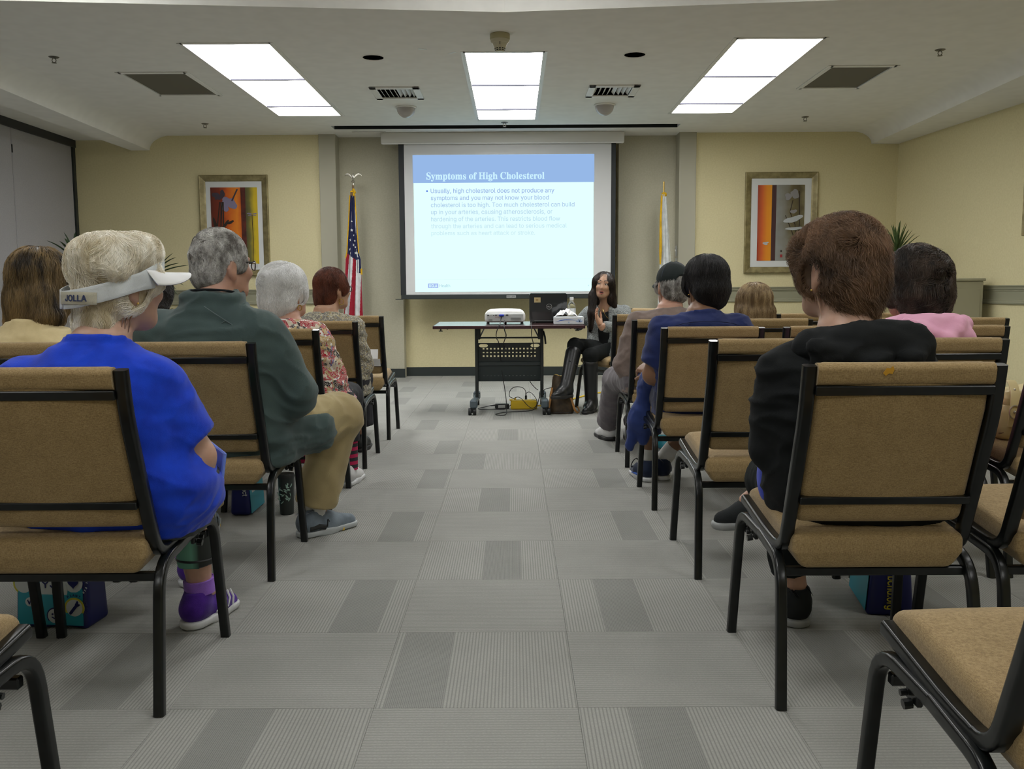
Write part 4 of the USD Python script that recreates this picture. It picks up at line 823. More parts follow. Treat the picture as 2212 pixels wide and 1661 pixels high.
# ---------------------------------------------------------------- man in dark green jacket
p = Person('person', 'grey haired person in a dark green jacket and khaki trousers, wearing glasses', (-1.102, 3.15, 0), head=(.040, .235, 1.105), yaw=-44, pitch=-2, hs=1.01, nb=(.025, .17, .955), neck_r=.062, fat=1.12, h=.0085,
    tor=[(.42, .02, .26, .23, .16), (.50, .02, .24, .235, .165), (.60, .02, .22, .225, .16), (.72, .01, .19, .215, .15), (.82, .01, .17, .21, .14), (.88, .01, .165, .185, .12), (.93, .015, .165, .125, .095), (.97, .02, .17, .085, .075)],
    sh=[(-.18, .165, .865), (.185, .165, .87)], el=[(-.27, .2, .62), (.285, .215, .635)], wr=[(-.12, .45, .60), (.13, .46, .60)], **legs(0, .2, .6, .5, .62))
p.hip[1] = (.11, .24, .50); p.kn[1] = (.375, .60, .495); p.an[1] = (.262, .615, .105); p.toe[1] = (.36, .72, .03)
p.body(S2)
jk = cloth('jacket_green', lin(72, 89, 87), .8, c2=lin(60, 76, 75), scale=5)
p.top('jacket', jk, sleeve=1.92, off=.022, arm=.078, fore=.056, fold=.013, seed=9, hem=.385, neck_r=.076, ntilt=.30, sc=(5, 5, 9),
      extra=(('k', .05, ell((.16, .38, .475), (.13, .17, .085))), ('k', .05, cone((.14, .22, .46), (.30, .44, .47), .10, .09)), ('k', .02, ('clip', cone((.02, .155, .95), (.025, .165, 1.01), .094, .080), half((.02, .16, 1.012), (0, -.15, 1)), False))))
obj('collar_edge', tube([(.022 + .083 * math.cos(a), .165 + .083 * math.sin(a), 1.010 - .012 * math.sin(a)) for a in np.linspace(math.pi * .95, math.pi * 2.05, 20)], .0045, 6), cloth('collar_black', (.012, .014, .016)), p.t)
for a in ([(.03, .035, .965), (.10, .045, .915), (.17, .085, .86)], [(.10, .045, .915), (.06, .04, .885)], [(.17, .085, .86), (.215, .12, .78), (.235, .14, .68)]): obj('seam', tube(spline(a, 10) if len(a) > 2 else a, .0016, 5), cloth('seam_pale', lin(104, 118, 118)), p.t)
kh = cloth('khaki', lin(176, 160, 118), .85, c2=lin(160, 143, 103), scale=6)
p.trousers('trousers', kh, r=(.102, .083, .076), end=.93, fold=.012, seed=21, sc=(6, 6, 6))
gh, gs = hairmat('grey_short', (.12, .105, .09), (.46, .44, .41), .55, (30, 30, 18)), hairmat('grey_strand', (.16, .145, .13), (.70, .69, .66), .5, (26, 26, 16))
p.hair([((0, -.02, .040), (.0815, .102, .094)), ((0, -.06, -.03), (.070, .054, .060)), ((.060, .012, .012), (.02, .045, .035)), ((-.060, .012, .012), (.02, .045, .035))], gh, gs, 4200, .045, flow=(.25, -.25, -.8), crown=(-.01, -.03, .10), lift=.005, curl=.8, freq=1.2, w=.0017, amp=.007, seed=5, cut=(((0, .155, -.02), (.072, .092, .115)), ((.102, -.008, -.014), (.022, .023, .038)), ((-.102, -.008, -.014), (.022, .023, .038)), ((-.03, -.118, .075), (.034, .020, .028)), ((.0, -.125, .02), (.018, .018, .016))), nsc=(70, 70, 70), rough=.8)
p.glasses(M_dkpl, M_lensg)
for i in (0, 1):
    u = p.shoe(i, cloth('trainer_grey', lin(120, 132, 142), c2=lin(96, 106, 116)), plain('sole_lightgrey', (.42, .45, .46), .6), L=.29, W=.050)
    obj('sock', tube([lerp(p.an[i], p.kn[i], -.04), lerp(p.an[i], p.kn[i], .22)], .048, 14), cloth('sock_white', (.68, .68, .66)), u); Q = p.last_shoe[1]
    for j in range(2): obj('toe_lug', bx(-.012, .012, -.006, .006, 0, .016, .003), plain('lug_yellow', (.75, .48, .02), .5), u); UsdGeom.Xformable(stage.GetPrimAtPath(str(u.GetPath()) + ('/toe_lug' if j == 0 else '/toe_lug_001'))).AddTranslateOp().Set(Gf.Vec3d(*map(float, Q(.033 - j * .01, .115 + j * .034, .002))))
    obj('letter_mark', [tube([Q(.0485, .030, .036), Q(.046, .036, .066)], .0035, 5), tube([Q(.046, .036, .066), Q(.047, .056, .036)], .0035, 5), tube([Q(.047, .056, .036), Q(.044, .062, .062)], .0035, 5)], M_black, u)
    obj('heel_overlay', [tube([Q(.041, -.05, .04), Q(.047, -.01, .045), Q(.046, .022, .036)], .011, 8)], M_black, u)
    obj('lace', [tube([Q(-.02, .05 + .018 * j, .088 - .007 * j), Q(.02, .055 + .018 * j, .087 - .007 * j)], .0028, 5) for j in range(4)], plain('lace_yellow', (.42, .30, .06), .6), u)

# ---------------------------------------------------------------- long brown hair, cream top
p = Person('person', 'person with long highlighted brown hair and a cream top at the left edge', (-1.647, 3.15, 0), head=(-.085, .255, 1.05), yaw=-24, hs=1.0, nb=(-.10, .19, .90), h=.010,
    tor=[(.42, -.06, .26, .20, .15), (.52, -.07, .24, .20, .15), (.65, -.08, .21, .18, .135), (.76, -.09, .19, .18, .12), (.82, -.09, .19, .165, .11), (.87, -.095, .19, .115, .085), (.90, -.10, .19, .075, .065)],
    sh=[(-.25, .19, .82), (.06, .19, .82)], el=[(-.29, .22, .58), (.11, .22, .58)], wr=[(-.15, .44, .57), (.0, .44, .57)], hands=True, **legs(-.05))
p.body(S1); p.top('top', cloth('cream_knit', lin(222, 204, 158), c2=lin(206, 187, 140)), sleeve=1.9, off=.014, fold=.006, seed=2, hem=.42, neck_r=.066, collar=-.004)
p.trousers('trousers', cloth('dark_trouser', (.03, .03, .035)), end=.97)
p.hair([((0, -.02, .035), (.090, .108, .098)), ((0, -.055, -.06), (.098, .072, .10)), ((.01, -.05, -.12), (.11, .07, .055)), ((-.05, -.04, -.15), (.07, .06, .04)), ((.058, .012, -.035), (.034, .05, .08)), ((-.058, .012, -.035), (.034, .05, .08))],
       hairmat('brown_cap', (.022, .015, .009), (.11, .07, .033), .42, (26, 26, 5)), hairmat('brown_strand', (.035, .024, .014), (.36, .24, .10), .38, (16, 16, 3)), 4200, .17, flow=(.1, -.1, -1), crown=(.02, .0, .13), lift=.006, curl=.32, freq=1.6, w=.0023, amp=.008, seed=8, cut=(((0, .14, -.04), (.062, .07, .11)),), rough=.35, nsc=(60, 60, 10), end_up=.012)
for i in (0, 1): p.shoe(i, M_black, M_sole_b)

# ---------------------------------------------------------------- white hair, red print top
def print_mat(name, cols, scale, rough=.8):
    n = {'t': ('texture_coordinate', {}), 'v': ('voronoi_texture', {'scale': scale, 'randomness': 1.0}), 'n': ('noise_texture', {'scale': scale * .5, 'detail': 3}), 'mv': ('mix_vector', {'fac': .14}), 'sp': ('separate_color', {}), 'r': ('rgb_ramp', {'ramp': cols, 'interpolate': False}),
         'v2': ('voronoi_texture', {'scale': scale * 2.2, 'feature': 'distance_to_edge'}), 'e': ('math', {'math_type': 'less_than', 'value2': .045}), 'm': ('mix_color', {'b': (.62, .58, .52)}), 'p': ('principled_bsdf', {'roughness': rough})}
    return mat(name, n, [('t.object', 'n.vector'), ('t.object', 'mv.a'), ('n.color', 'mv.b'), ('mv.result', 'v.vector'), ('mv.result', 'v2.vector'), ('v.color', 'sp.color'), ('sp.r', 'r.fac'), ('v2.distance', 'e.value1'), ('e.value', 'm.fac'), ('r.color', 'm.a'), ('m.result', 'p.base_color')])
M_flor = print_mat('red_print', [(0, lin(165, 20, 40)), (.30, lin(25, 22, 26)), (.46, lin(214, 200, 178)), (.62, lin(178, 24, 45)), (.74, lin(178, 150, 92)), (.88, lin(235, 232, 225)), (.95, lin(90, 80, 150))], 42)
p = Person('person', 'white haired person in a red, black and cream printed top', (-1.102, 4.163, 0), head=(.022, .235, 1.005), yaw=-36, hs=1.0, nb=(.02, .18, .87), fat=1.08, h=.0095,
    tor=[(.42, .04, .27, .25, .17), (.50, .05, .25, .26, .17), (.60, .03, .22, .225, .155), (.70, .02, .20, .20, .14), (.78, .015, .19, .18, .125), (.83, .015, .185, .155, .11), (.87, .02, .185, .10, .08), (.895, .02, .185, .07, .06)],
    sh=[(-.15, .18, .80), (.165, .18, .795)], el=[(-.22, .22, .60), (.225, .215, .60)], wr=[(-.08, .44, .58), (.09, .44, .57)], **legs(.1, .13, .6, .46, .62))
p.an = [(-.02, .68, .09), (.225, .60, .09)]; p.toe = [(-.03, .82, .03), (.25, .73, .03)]
p.body(S2); p.top('blouse', M_flor, sleeve=1.85, off=.014, arm=.064, fold=.012, seed=6, hem=.40, neck_r=.064, collar=-.006, extra=(('k', .05, ell((.20, .34, .47), (.10, .18, .09))),))
p.trousers('trousers', cloth('dark_trouser', None), end=.62)
p.hair([((0, -.03, .045), (.104, .112, .098)), ((0, -.06, -.03), (.096, .076, .085)), ((0, -.075, -.078), (.070, .045, .045)), ((.058, .01, .0), (.036, .05, .055)), ((-.058, .01, .0), (.036, .05, .055))],
       hairmat('white_cap', (.68, .67, .66), (.90, .90, .90), .5, (24, 24, 12)), hairmat('white_strand', (.74, .74, .73), (.97, .97, .97), .45, (20, 20, 12)), 3600, .065, flow=(.4, -.3, -.6), lift=.006, curl=.45, w=.0022, amp=.007, seed=14, cut=(((0, .15, -.05), (.07, .08, .10)), ((.102, .004, -.05), (.024, .022, .038))), rough=.6, nsc=(50, 50, 30), end_up=.006)
p.earring(1, M_gold_j, .012)
M_stripe = mat('striped_sock', {'t': ('texture_coordinate', {}), 's': ('separate_xyz', {}), 'd': ('math', {'math_type': 'multiply', 'value2': 27.0}), 'f': ('math', {'math_type': 'fraction'}), 'r': ('rgb_ramp', {'ramp': [(0, lin(170, 25, 75)), (.5, (.02, .02, .025))], 'interpolate': False}), 'p': ('principled_bsdf', {'roughness': .9})}, [('t.object', 's.vector'), ('s.z', 'd.value1'), ('d.value', 'f.value1'), ('f.value', 'r.fac'), ('r.color', 'p.base_color')])
for i in (0, 1):
    u = p.shoe(i, plain('shoe_white', (.62, .62, .62), .5), M_sole_w); obj('sock', tube([lerp(p.an[i], p.kn[i], -.02), lerp(p.an[i], p.kn[i], .4)], .052, 14), M_stripe, u)

# ---------------------------------------------------------------- auburn hair, olive print top
M_oliv = print_mat('olive_print', [(0, lin(58, 56, 48)), (.28, lin(150, 146, 120)), (.45, lin(132, 112, 35)), (.58, lin(84, 80, 66)), (.75, lin(178, 174, 150)), (.9, lin(40, 40, 38))], 75)
p = Person('person', 'person with short auburn hair, gold hoop earrings and an olive print top', (-1.102, 5.187, 0), head=(.042, .230, 1.018), yaw=-46, hs=.95, nb=(.005, .17, .885), fat=1.05, h=.0095,
    tor=[(.42, .01, .26, .22, .16), (.52, .01, .24, .215, .16), (.62, .0, .21, .20, .145), (.72, .0, .19, .19, .13), (.79, .0, .18, .18, .12), (.84, .0, .175, .155, .105), (.875, .003, .175, .10, .08), (.90, .005, .172, .068, .06)],
    sh=[(-.165, .17, .81), (.165, .17, .805)], el=[(-.21, .21, .58), (.205, .22, .58)], wr=[(-.06, .42, .60), (.175, .38, .60)], hands=True, **legs(.02, .10, .60, .46, .60))
p.body(S5, ({}, dict(N=(-.6, .3, -.6)))); p.top('tunic', M_oliv, sleeve=1.85, off=.012, arm=.060, fold=.009, seed=12, hem=.40, neck_r=.098, ntilt=.2, collar=-.012)
obj('neck_trim', tube([(.005 + .100 * math.cos(a), .186 + .086 * math.sin(a), .872 - .012 * math.sin(a)) for a in np.linspace(math.pi * .98, math.pi * 2.02, 20)], .0045, 6), M_black, p.t)
p.trousers('trousers', cloth('dark_trouser', None), r=(.10, .075, .085), end=.80)
p.hair([((0, -.02, .042), (.0885, .106, .096)), ((0, -.058, -.03), (.080, .064, .080)), ((0, -.072, -.078), (.062, .04, .035)), ((.058, .02, .01), (.03, .05, .045)), ((-.058, .02, .01), (.03, .05, .045))],
       hairmat('auburn_cap', (.035, .010, .006), (.13, .035, .018), .42, (26, 26, 10)), hairmat('auburn_strand', (.05, .014, .008), (.20, .06, .03), .38, (24, 24, 8)), 2600, .05, flow=(.5, -.3, -.5), lift=.005, curl=.2, w=.0019, amp=.004, seed=17, cut=(((0, .148, -.04), (.070, .085, .11)), ((.095, .0, -.045), (.024, .024, .042)), ((-.095, .0, -.045), (.024, .024, .042))), rough=.5, nsc=(60, 60, 24))
p.earring(1, M_gold_j, .017); p.glasses(M_dkpl, M_lensg)
for i in (0, 1): p.shoe(i, M_black, M_sole_b, L=.25)
pa = thing('paper_leaflet', 'folded white leaflet held by the person with auburn hair', 'leaflet', (-1.102 + .255, 5.187 + .42, .0))
M_paper = plain('paper', (.80, .81, .82), .7)
obj('page', rot(bx(-.05, .012, -.0008, .0008, .60, .66), (1, 0, 0), -20, (0, 0, .60)), M_paper, pa); obj('page', rot(bx(-.05, .026, -.0008, .0008, .548, .598), (1, 0, 0), 25, (0, 0, .598)), M_paper, pa)

# ---------------------------------------------------------------- dark curls, half hidden
p = Person('person', 'person with dark curly hair, almost hidden behind the sun visor', (-1.647, 4.163, 0), head=(-.10, .245, .985), yaw=-10, hs=1.0, nb=(-.09, .18, .84), h=.012,
    tor=[(.42, -.05, .26, .20, .15), (.55, -.06, .23, .19, .145), (.70, -.08, .20, .175, .125), (.78, -.085, .185, .165, .11), (.82, -.09, .18, .11, .085), (.85, -.09, .18, .07, .06)], sh=[(-.24, .18, .76), (.06, .18, .76)], el=[(-.27, .22, .55), (.1, .22, .55)], wr=[(-.12, .43, .57), (.0, .43, .57)], **legs(-.05))
p.body(S4); p.top('top', cloth('charcoal_top', (.03, .032, .036)), sleeve=1.85, off=.012, hem=.42, neck_r=.064); p.trousers('trousers', cloth('dark_trouser', None), end=.97)
p.hair([((0, -.02, .03), (.112, .118, .11)), ((0, -.05, -.05), (.11, .08, .08))], hairmat('black_cap', (.006, .006, .006), (.022, .019, .017), .35), hairmat('black_strand', (.008, .007, .007), (.035, .03, .028), .3), 1800, .09, curl=1.2, freq=2.5, w=.003, amp=.012, seed=22, cut=(((0, .15, -.04), (.062, .08, .10)),), end_up=.016)
for i in (0, 1): p.shoe(i, M_black, M_sole_b)

# ---------------------------------------------------------------- black hoodie
p = Person('person', 'person with brown swept-up hair in a black hoodie, near right', (.885, 2.14, 0), head=(-.045, .275, 1.060), yaw=30, pitch=-2, hs=1.03, nb=(-.035, .21, .90), neck_r=.058, fat=1.05, h=.0075,
    tor=[(.41, .02, .27, .20, .16), (.50, .01, .25, .21, .165), (.60, .0, .23, .205, .155), (.70, -.02, .21, .20, .14), (.78, -.03, .205, .185, .13), (.83, -.035, .205, .16, .11), (.87, -.035, .205, .105, .085), (.90, -.035, .21, .07, .06)],
    sh=[(-.185, .205, .80), (.125, .205, .80)], el=[(-.205, .255, .615), (.17, .25, .57)], wr=[(-.02, .46, .58), (.06, .46, .57)], **legs(.0, .10, .58, .45, .6))
p.kn = [(-.11, .58, .445), (.02, .62, .50)]; p.hip = [(-.10, .25, .49), (.09, .25, .50)]; p.an = [(-.025, .60, .09), (-.115, .64, .405)]; p.toe = [(.02, .74, .03), (-.25, .61, .35)]
p.body(S1, ({}, {}))
hd = cloth('hoodie_black', (.0095, .011, .0115), .9, c2=(.006, .0075, .008), scale=6)
p.top('hoodie', hd, sleeve=1.9, off=.020, arm=.070, fore=.052, fold=.011, seed=31, hem=.43, neck_r=.074, ntilt=.25, collar=-.02, sc=(5, 5, 10))
hood = [ell((-.035, .085, .845), (.135, .055, .062)), ('k', .03, cone((-.14, .15, .875), (-.06, .075, .885), .036, .046)), ('k', .03, cone((.07, .15, .885), (.0, .075, .89), .040, .050)), ('k', .03, cone((-.15, .17, .86), (-.125, .27, .84), .032, .026)), ('k', .03, cone((.075, .17, .875), (.06, .28, .845), .036, .028)), ('k', .03, ell((.05, .075, .880), (.075, .045, .05))), ('k', .012, cone((-.16, .07, .875), (-.02, .022, .842), .018, .024)), ('k', .012, cone((.10, .10, .905), (.05, .018, .845), .020, .028)), ('k', .012, cone((.10, .06, .84), (-.05, .014, .815), .020, .022)), ('sub', ell((-.035, .20, .925), (.080, .088, .075)), .02)]
obj('hood', folds(relax(nets(hood, .03, .0075), 3), .008, 33, (8, 8, 14)), hd, p.t, smooth=True)
p.trousers('trousers', cloth('trouser_black', (.008, .011, .011)), r=(.088, .070, .058), end=.80, fold=.005)
obj('shirt_tail', relax(nets([ell((-.195, .34, .50), (.022, .07, .07))], .02, .006), 3), cloth('tail_blue', lin(25, 55, 190)), p.t, smooth=True)
obj('pocket_edge', relax(nets([ell((-.20, .40, .545), (.016, .035, .03))], .02, .006), 3), cloth('tail_white', (.6, .62, .6)), p.t, smooth=True)
bh1, bh2 = hairmat('brown_red_cap', (.034, .020, .012), (.11, .064, .038), .5, (14, 14, 8)), hairmat('brown_red_strand', (.055, .033, .02), (.32, .185, .105), .45, (9, 9, 7))
p.hair([((0, -.02, .045), (.091, .102, .086)), ((.01, .01, .088), (.064, .068, .040)), ((0, -.054, -.02), (.084, .066, .08)), ((0, -.064, -.080), (.060, .038, .05)), ((.058, .012, .0), (.032, .05, .055)), ((-.058, .012, .0), (.032, .05, .055)), ((.045, .06, .05), (.036, .032, .04)), ((-.045, .06, .05), (.036, .032, .04))],
       bh1, bh2, 9500, .055, flow=(-.10, -.35, -.45), crown=(.01, .02, .12), lift=.010, curl=.7, freq=1.2, w=.0012, amp=.004, seed=41, cut=(((0, .155, -.05), (.072, .08, .105)), ((.098, .008, -.05), (.024, .024, .045)), ((-.099, .002, -.022), (.029, .030, .044))), rough=.9, nsc=(45, 45, 30), end_up=.009)
p.glasses(M_dkpl, M_lensg); p.earring(-1, M_gold_j, .003)
for i in (0, 1):
    u = p.shoe(i, cloth('slip_on_black', (.018, .021, .022)), M_sole_g, L=.255, W=.046, lift=(0 if i == 0 else .285)); Q = p.last_shoe[1]
    obj('top_edge', tube([Q(.033 * math.cos(a), -.008 + .042 * math.sin(a), .092) for a in np.linspace(0, 2 * math.pi, 21)], .003, 5), M_sole_g, u)

# ---------------------------------------------------------------- pink hoodie
p = Person('person', 'person with dark curly hair in a pink hoodie', (1.43, 3.15, 0), head=(.045, .275, 1.022), yaw=18, hs=1.0, nb=(.045, .20, .89), fat=1.05, h=.0095,
    tor=[(.42, .03, .27, .22, .16), (.52, .03, .25, .22, .16), (.62, .03, .22, .205, .15), (.72, .03, .20, .195, .13), (.79, .035, .195, .18, .12), (.84, .04, .195, .15, .105), (.88, .045, .195, .10, .08), (.905, .045, .195, .07, .06)],
    sh=[(-.13, .195, .80), (.19, .195, .795)], el=[(-.19, .23, .57), (.25, .23, .57)], wr=[(-.05, .44, .57), (.1, .44, .57)], **legs(.03))
p.body(S1); pk = cloth('pink_fleece', lin(242, 184, 210), .9, c2=lin(234, 170, 200), scale=9)
p.top('hoodie', pk, sleeve=1.9, off=.018, arm=.066, fold=.012, seed=51, hem=.41, neck_r=.074, collar=-.01)
hood = [ell((.045, .085, .845), (.145, .055, .055)), ('k', .03, cone((-.07, .14, .875), (.02, .075, .88), .040, .042)), ('k', .03, cone((.16, .14, .88), (.08, .075, .875), .042, .042)), ('k', .03, cone((-.08, .17, .86), (-.05, .28, .845), .034, .026)), ('k', .03, cone((.165, .17, .865), (.14, .28, .845), .034, .026)), ('k', .012, cone((-.07, .045, .895), (.05, .022, .840), .020, .026)), ('k', .012, cone((.125, .06, .890), (.06, .024, .835), .020, .026)), ('sub', ell((.045, .21, .925), (.085, .09, .07)), .02)]
obj('hood', folds(relax(nets(hood, .03, .008), 3), .009, 53, (9, 9, 12)), pk, p.t, smooth=True)
p.trousers('trousers', cloth('dark_trouser', None), end=.97)
p.hair([((0, -.025, .045), (.108, .112, .098)), ((0, -.06, -.03), (.105, .078, .085)), ((0, -.07, -.085), (.085, .05, .04)), ((.068, .012, .0), (.036, .055, .07)), ((-.068, .012, .0), (.036, .055, .07))],
       hairmat('dark_curl_cap', (.010, .007, .006), (.045, .032, .026), .4, (22, 22, 14)), hairmat('dark_curl_strand', (.014, .010, .008), (.09, .062, .046), .34, (20, 20, 12)), 4000, .085, flow=(-.3, .0, -.6), lift=.007, curl=1.0, freq=1.3, w=.0024, amp=.014, seed=57, cut=(((0, .15, -.05), (.068, .08, .11)),), rough=.8, nsc=(40, 40, 36), end_up=.010)
for i in (0, 1): p.shoe(i, M_black, M_sole_b)

# ---------------------------------------------------------------- navy shirt
p = Person('person', 'person with short black hair in a navy short sleeved shirt, arms folded', (.885, 4.163, 0), head=(.020, .240, 1.035), yaw=24, hs=.99, nb=(-.005, .18, .885), fat=1.08, h=.0095,
    tor=[(.42, .02, .27, .22, .16), (.52, .02, .25, .22, .165), (.62, .0, .22, .21, .15), (.72, -.01, .20, .205, .14), (.80, -.01, .185, .20, .125), (.85, -.008, .18, .17, .11), (.885, -.005, .18, .11, .085), (.91, 0, .18, .075, .065)],
    sh=[(-.175, .18, .825), (.165, .18, .825)], el=[(-.225, .22, .605), (.22, .22, .605)], wr=[(-.20, .43, .615), (.0, .43, .62)], curl=.7, **legs(.0, .16, .60, .46, .66))
p.an[0] = (-.185, .68, .10); p.toe[0] = (-.225, .82, .03); p.an[1] = (-.09, .72, .10); p.toe[1] = (-.06, .86, .03)
p.body(S4, (dict(D=(-.35, .9, .1), N=(.6, .2, -.8)), {})); nv = cloth('navy_cotton', lin(36, 50, 104), .85, c2=lin(27, 39, 86), scale=5)
p.top('shirt', nv, sleeve=.72, off=.014, arm=.068, fold=.007, seed=61, hem=.41, neck_r=.064, collar=.012)
obj('yoke_seam', tube(spline([(.20, .10, .80), (.12, .055, .855), (.0, .048, .865), (-.12, .055, .855), (-.20, .10, .80)], 20), .0016, 5), cloth('navy_dark', lin(22, 30, 66)), p.t)
p.trousers('trousers', cloth('navy_dark', None), r=(.098, .072, .058), end=.55, fold=.004)
p.hair([((0, -.02, .048), (.098, .108, .094)), ((0, -.06, -.02), (.090, .074, .08)), ((0, -.075, -.072), (.062, .04, .045)), ((.06, .015, .0), (.036, .055, .055)), ((-.06, .015, .0), (.036, .055, .055))],
       hairmat('jet_cap', (.005, .005, .0055), (.016, .015, .016), .38, (24, 24, 6)), hairmat('jet_strand', (.007, .0065, .007), (.03, .028, .03), .32, (20, 20, 5)), 3000, .085, flow=(-.15, -.25, -.9), crown=(0, -.01, .14), lift=.005, curl=.1, w=.002, amp=.005, seed=63, cut=(((0, .15, -.05), (.068, .082, .105)), ((-.10, .004, -.05), (.024, .024, .04))), rough=.3, nsc=(60, 60, 10), end_up=.004)
p.earring(-1, M_gold_j, .003)
for i in (0, 1):
    u = p.shoe(i, cloth('trainer_navy', lin(30, 42, 66)), M_sole_w, L=.26); Q = p.last_shoe[1]
    obj('sock', tube([lerp(p.an[i], p.kn[i], -.03), lerp(p.an[i], p.kn[i], .22)], .044, 14), cloth('sock_white', None), u)
    obj('blue_flash', tube([Q(-.045, -.02, .03), Q(-.047, .04, .032), Q(-.036, .10, .026)], .006, 6), plain('flash_blue', lin(30, 80, 170), .5), u); obj('lace', tube(spline([Q(-.01, .07, .085), Q(-.05, .05, .10), Q(-.06, .06, .07), Q(-.02, .08, .075)], 16), .003, 6), M_black, u)
jc = thing('folded_jacket', 'blue jacket draped over the lap of the person in navy, hanging into the aisle', 'jacket', (.885, 4.163, 0))
jm = folds(relax(nets([cone((-.17, .36, .575), (-.20, .52, .565), .055, .05), ('k', .04, cone((-.21, .42, .54), (-.265, .44, .36), .05, .04)), ('k', .03, cone((-.265, .45, .38), (-.30, .46, .22), .034, .018)), ('k', .03, cone((-.225, .44, .40), (-.235, .45, .255), .045, .022))], .03, .008), 3), .010, 67, (14, 14, 8))
obj('cloth', jm, cloth('jacket_blue', lin(48, 66, 126), .75, c2=lin(36, 52, 104), scale=6), jc, smooth=True)

# ---------------------------------------------------------------- black cap
p = Person('person', 'grey haired person in a black baseball cap and mauve-brown shirt', (.885, 5.187, 0), head=(.038, .235, 1.035), yaw=20, hs=1.02, nb=(.02, .18, .885), fat=1.05, h=.0095,
    tor=[(.42, -.02, .27, .21, .16), (.52, -.03, .25, .215, .16), (.62, -.03, .22, .21, .15), (.72, -.02, .20, .205, .14), (.80, .0, .185, .195, .125), (.85, .01, .18, .165, .11), (.885, .015, .18, .11, .085), (.91, .02, .18, .075, .065)],
    sh=[(-.165, .18, .82), (.19, .18, .82)], el=[(-.235, .24, .57), (.22, .22, .58)], wr=[(-.12, .48, .54), (.05, .44, .57)], **legs(-.05, .16, .66, .46, .95))
p.kn[0] = (-.235, .66, .44); p.an[0] = (-.255, .98, .10); p.toe[0] = (-.30, 1.12, .05); p.an[1] = (-.10, .95, .09); p.toe[1] = (-.10, 1.08, .03)
p.body(S2); p.top('shirt', cloth('mauve_shirt', lin(128, 112, 104), c2=lin(112, 97, 90)), sleeve=1.7, off=.014, arm=.064, fold=.007, seed=71, hem=.41, neck_r=.064, collar=.002)
p.trousers('trousers', cloth('grey_trouser', lin(112, 106, 110), c2=lin(98, 92, 97)), r=(.095, .078, .074), end=.95, fold=.006, seed=73)
p.hair([((0, -.03, .0), (.079, .090, .075)), ((0, -.062, -.045), (.066, .045, .05)), ((.062, .02, -.01), (.018, .035, .035)), ((-.062, .02, -.01), (.018, .035, .035))], gh, gs, 1500, .05, flow=(-.2, -.2, -.9), lift=.007, curl=.6, w=.002, amp=.006, seed=75, cut=(((0, .14, -.03), (.066, .085, .10)), ((.093, .004, -.035), (.024, .024, .04)), ((-.093, .004, -.035), (.024, .024, .04))), end_up=.008)
cm = cloth('cap_black', (.016, .022, .022), .8)
cpm = nets([('e', p.P(0, -.015, .036), V3(.090, .108, .098) * 1.02, p.R), ('and', half(p.P(0, 0, .012), p.R @ np.array([0, -.12, -1.0]))), ('sub', ('e', p.P(0, -.118, .03), V3(.03, .03, .026), p.R), .004)], .01, .006)
cp = obj('baseball_cap', relax(cpm, 2), cm, p.t, smooth=True, label='black baseball cap with a grey strap')
obj('brim', sheet(lambda u, v: p.H + np.stack([.082 * np.cos(math.pi * (.08 + .84 * u)), .085 * np.sin(math.pi * (.08 + .84 * u)) + v * .075 * np.sin(math.pi * (.08 + .84 * u)) ** .6, .030 - .020 * v - .03 * np.cos(math.pi * (.08 + .84 * u)) ** 2], -1) * p.hs @ p.R.T, 18, 6, .004), cm, cp, smooth=True)
obj('strap', sheet(lambda u, v: p.H + np.stack([.082 * np.cos(-math.pi / 2 + (u - .5) * 1.0), .112 * np.sin(-math.pi / 2 + (u - .5) * 1.0) - .012, .004 + (v - .5) * .02], -1) * p.hs @ p.R.T, 12, 3, .003), cloth('cap_strap', lin(120, 124, 124)), cp, smooth=True)
obj('seam', [tube([p.P(.0905 * math.cos(a) * s_, -.015 - .03 * math.cos(a), .036 + .100 * math.sin(a)) for a in np.linspace(.1, 1.5, 12)], .0014, 5) for s_ in (-1, 1)], cloth('cap_seam', lin(70, 84, 100)), cp)
for i in (0, 1): u = p.shoe(i, plain('shoe_white', None), M_sole_b, L=.27)

# ---------------------------------------------------------------- blond bob
p = Person('person', 'person with a blond bob, mostly hidden behind a chair back', (1.43, 5.187, 0), head=(-.025, .235, .925), yaw=4, hs=.98, nb=(-.02, .18, .79), h=.012,
    tor=[(.42, 0, .26, .19, .15), (.55, -.01, .23, .18, .14), (.66, -.015, .20, .17, .125), (.73, -.02, .185, .16, .11), (.77, -.02, .18, .11, .085), (.80, -.02, .18, .07, .06)], sh=[(-.16, .18, .71), (.12, .18, .71)], el=[(-.2, .22, .53), (.17, .22, .53)], wr=[(-.07, .43, .55), (.05, .43, .55)], **legs(0))
p.body(S1); p.top('top', cloth('tan_top', lin(150, 130, 100)), sleeve=1.85, off=.012, hem=.42, neck_r=.064); p.trousers('trousers', cloth('dark_trouser', None), end=.97)
p.hair([((0, -.02, .035), (.098, .108, .092)), ((0, -.05, -.05), (.110, .078, .08)), ((0, -.055, -.10), (.112, .07, .035)), ((.065, .01, -.03), (.036, .05, .08)), ((-.065, .01, -.03), (.036, .05, .08))],
       hairmat('honey_cap', (.13, .075, .03), (.33, .22, .11), .42, (34, 34, 5)), hairmat('honey_strand', (.16, .10, .045), (.48, .35, .19), .36, (30, 30, 4)), 2800, .13, flow=(0, -.1, -1), crown=(0, -.01, .13), lift=.005, curl=.12, w=.0028, amp=.006, seed=81, cut=(((0, .14, -.04), (.06, .07, .11)),), rough=.3, nsc=(60, 60, 8), end_up=.006)
for i in (0, 1): p.shoe(i, M_black, M_sole_b)

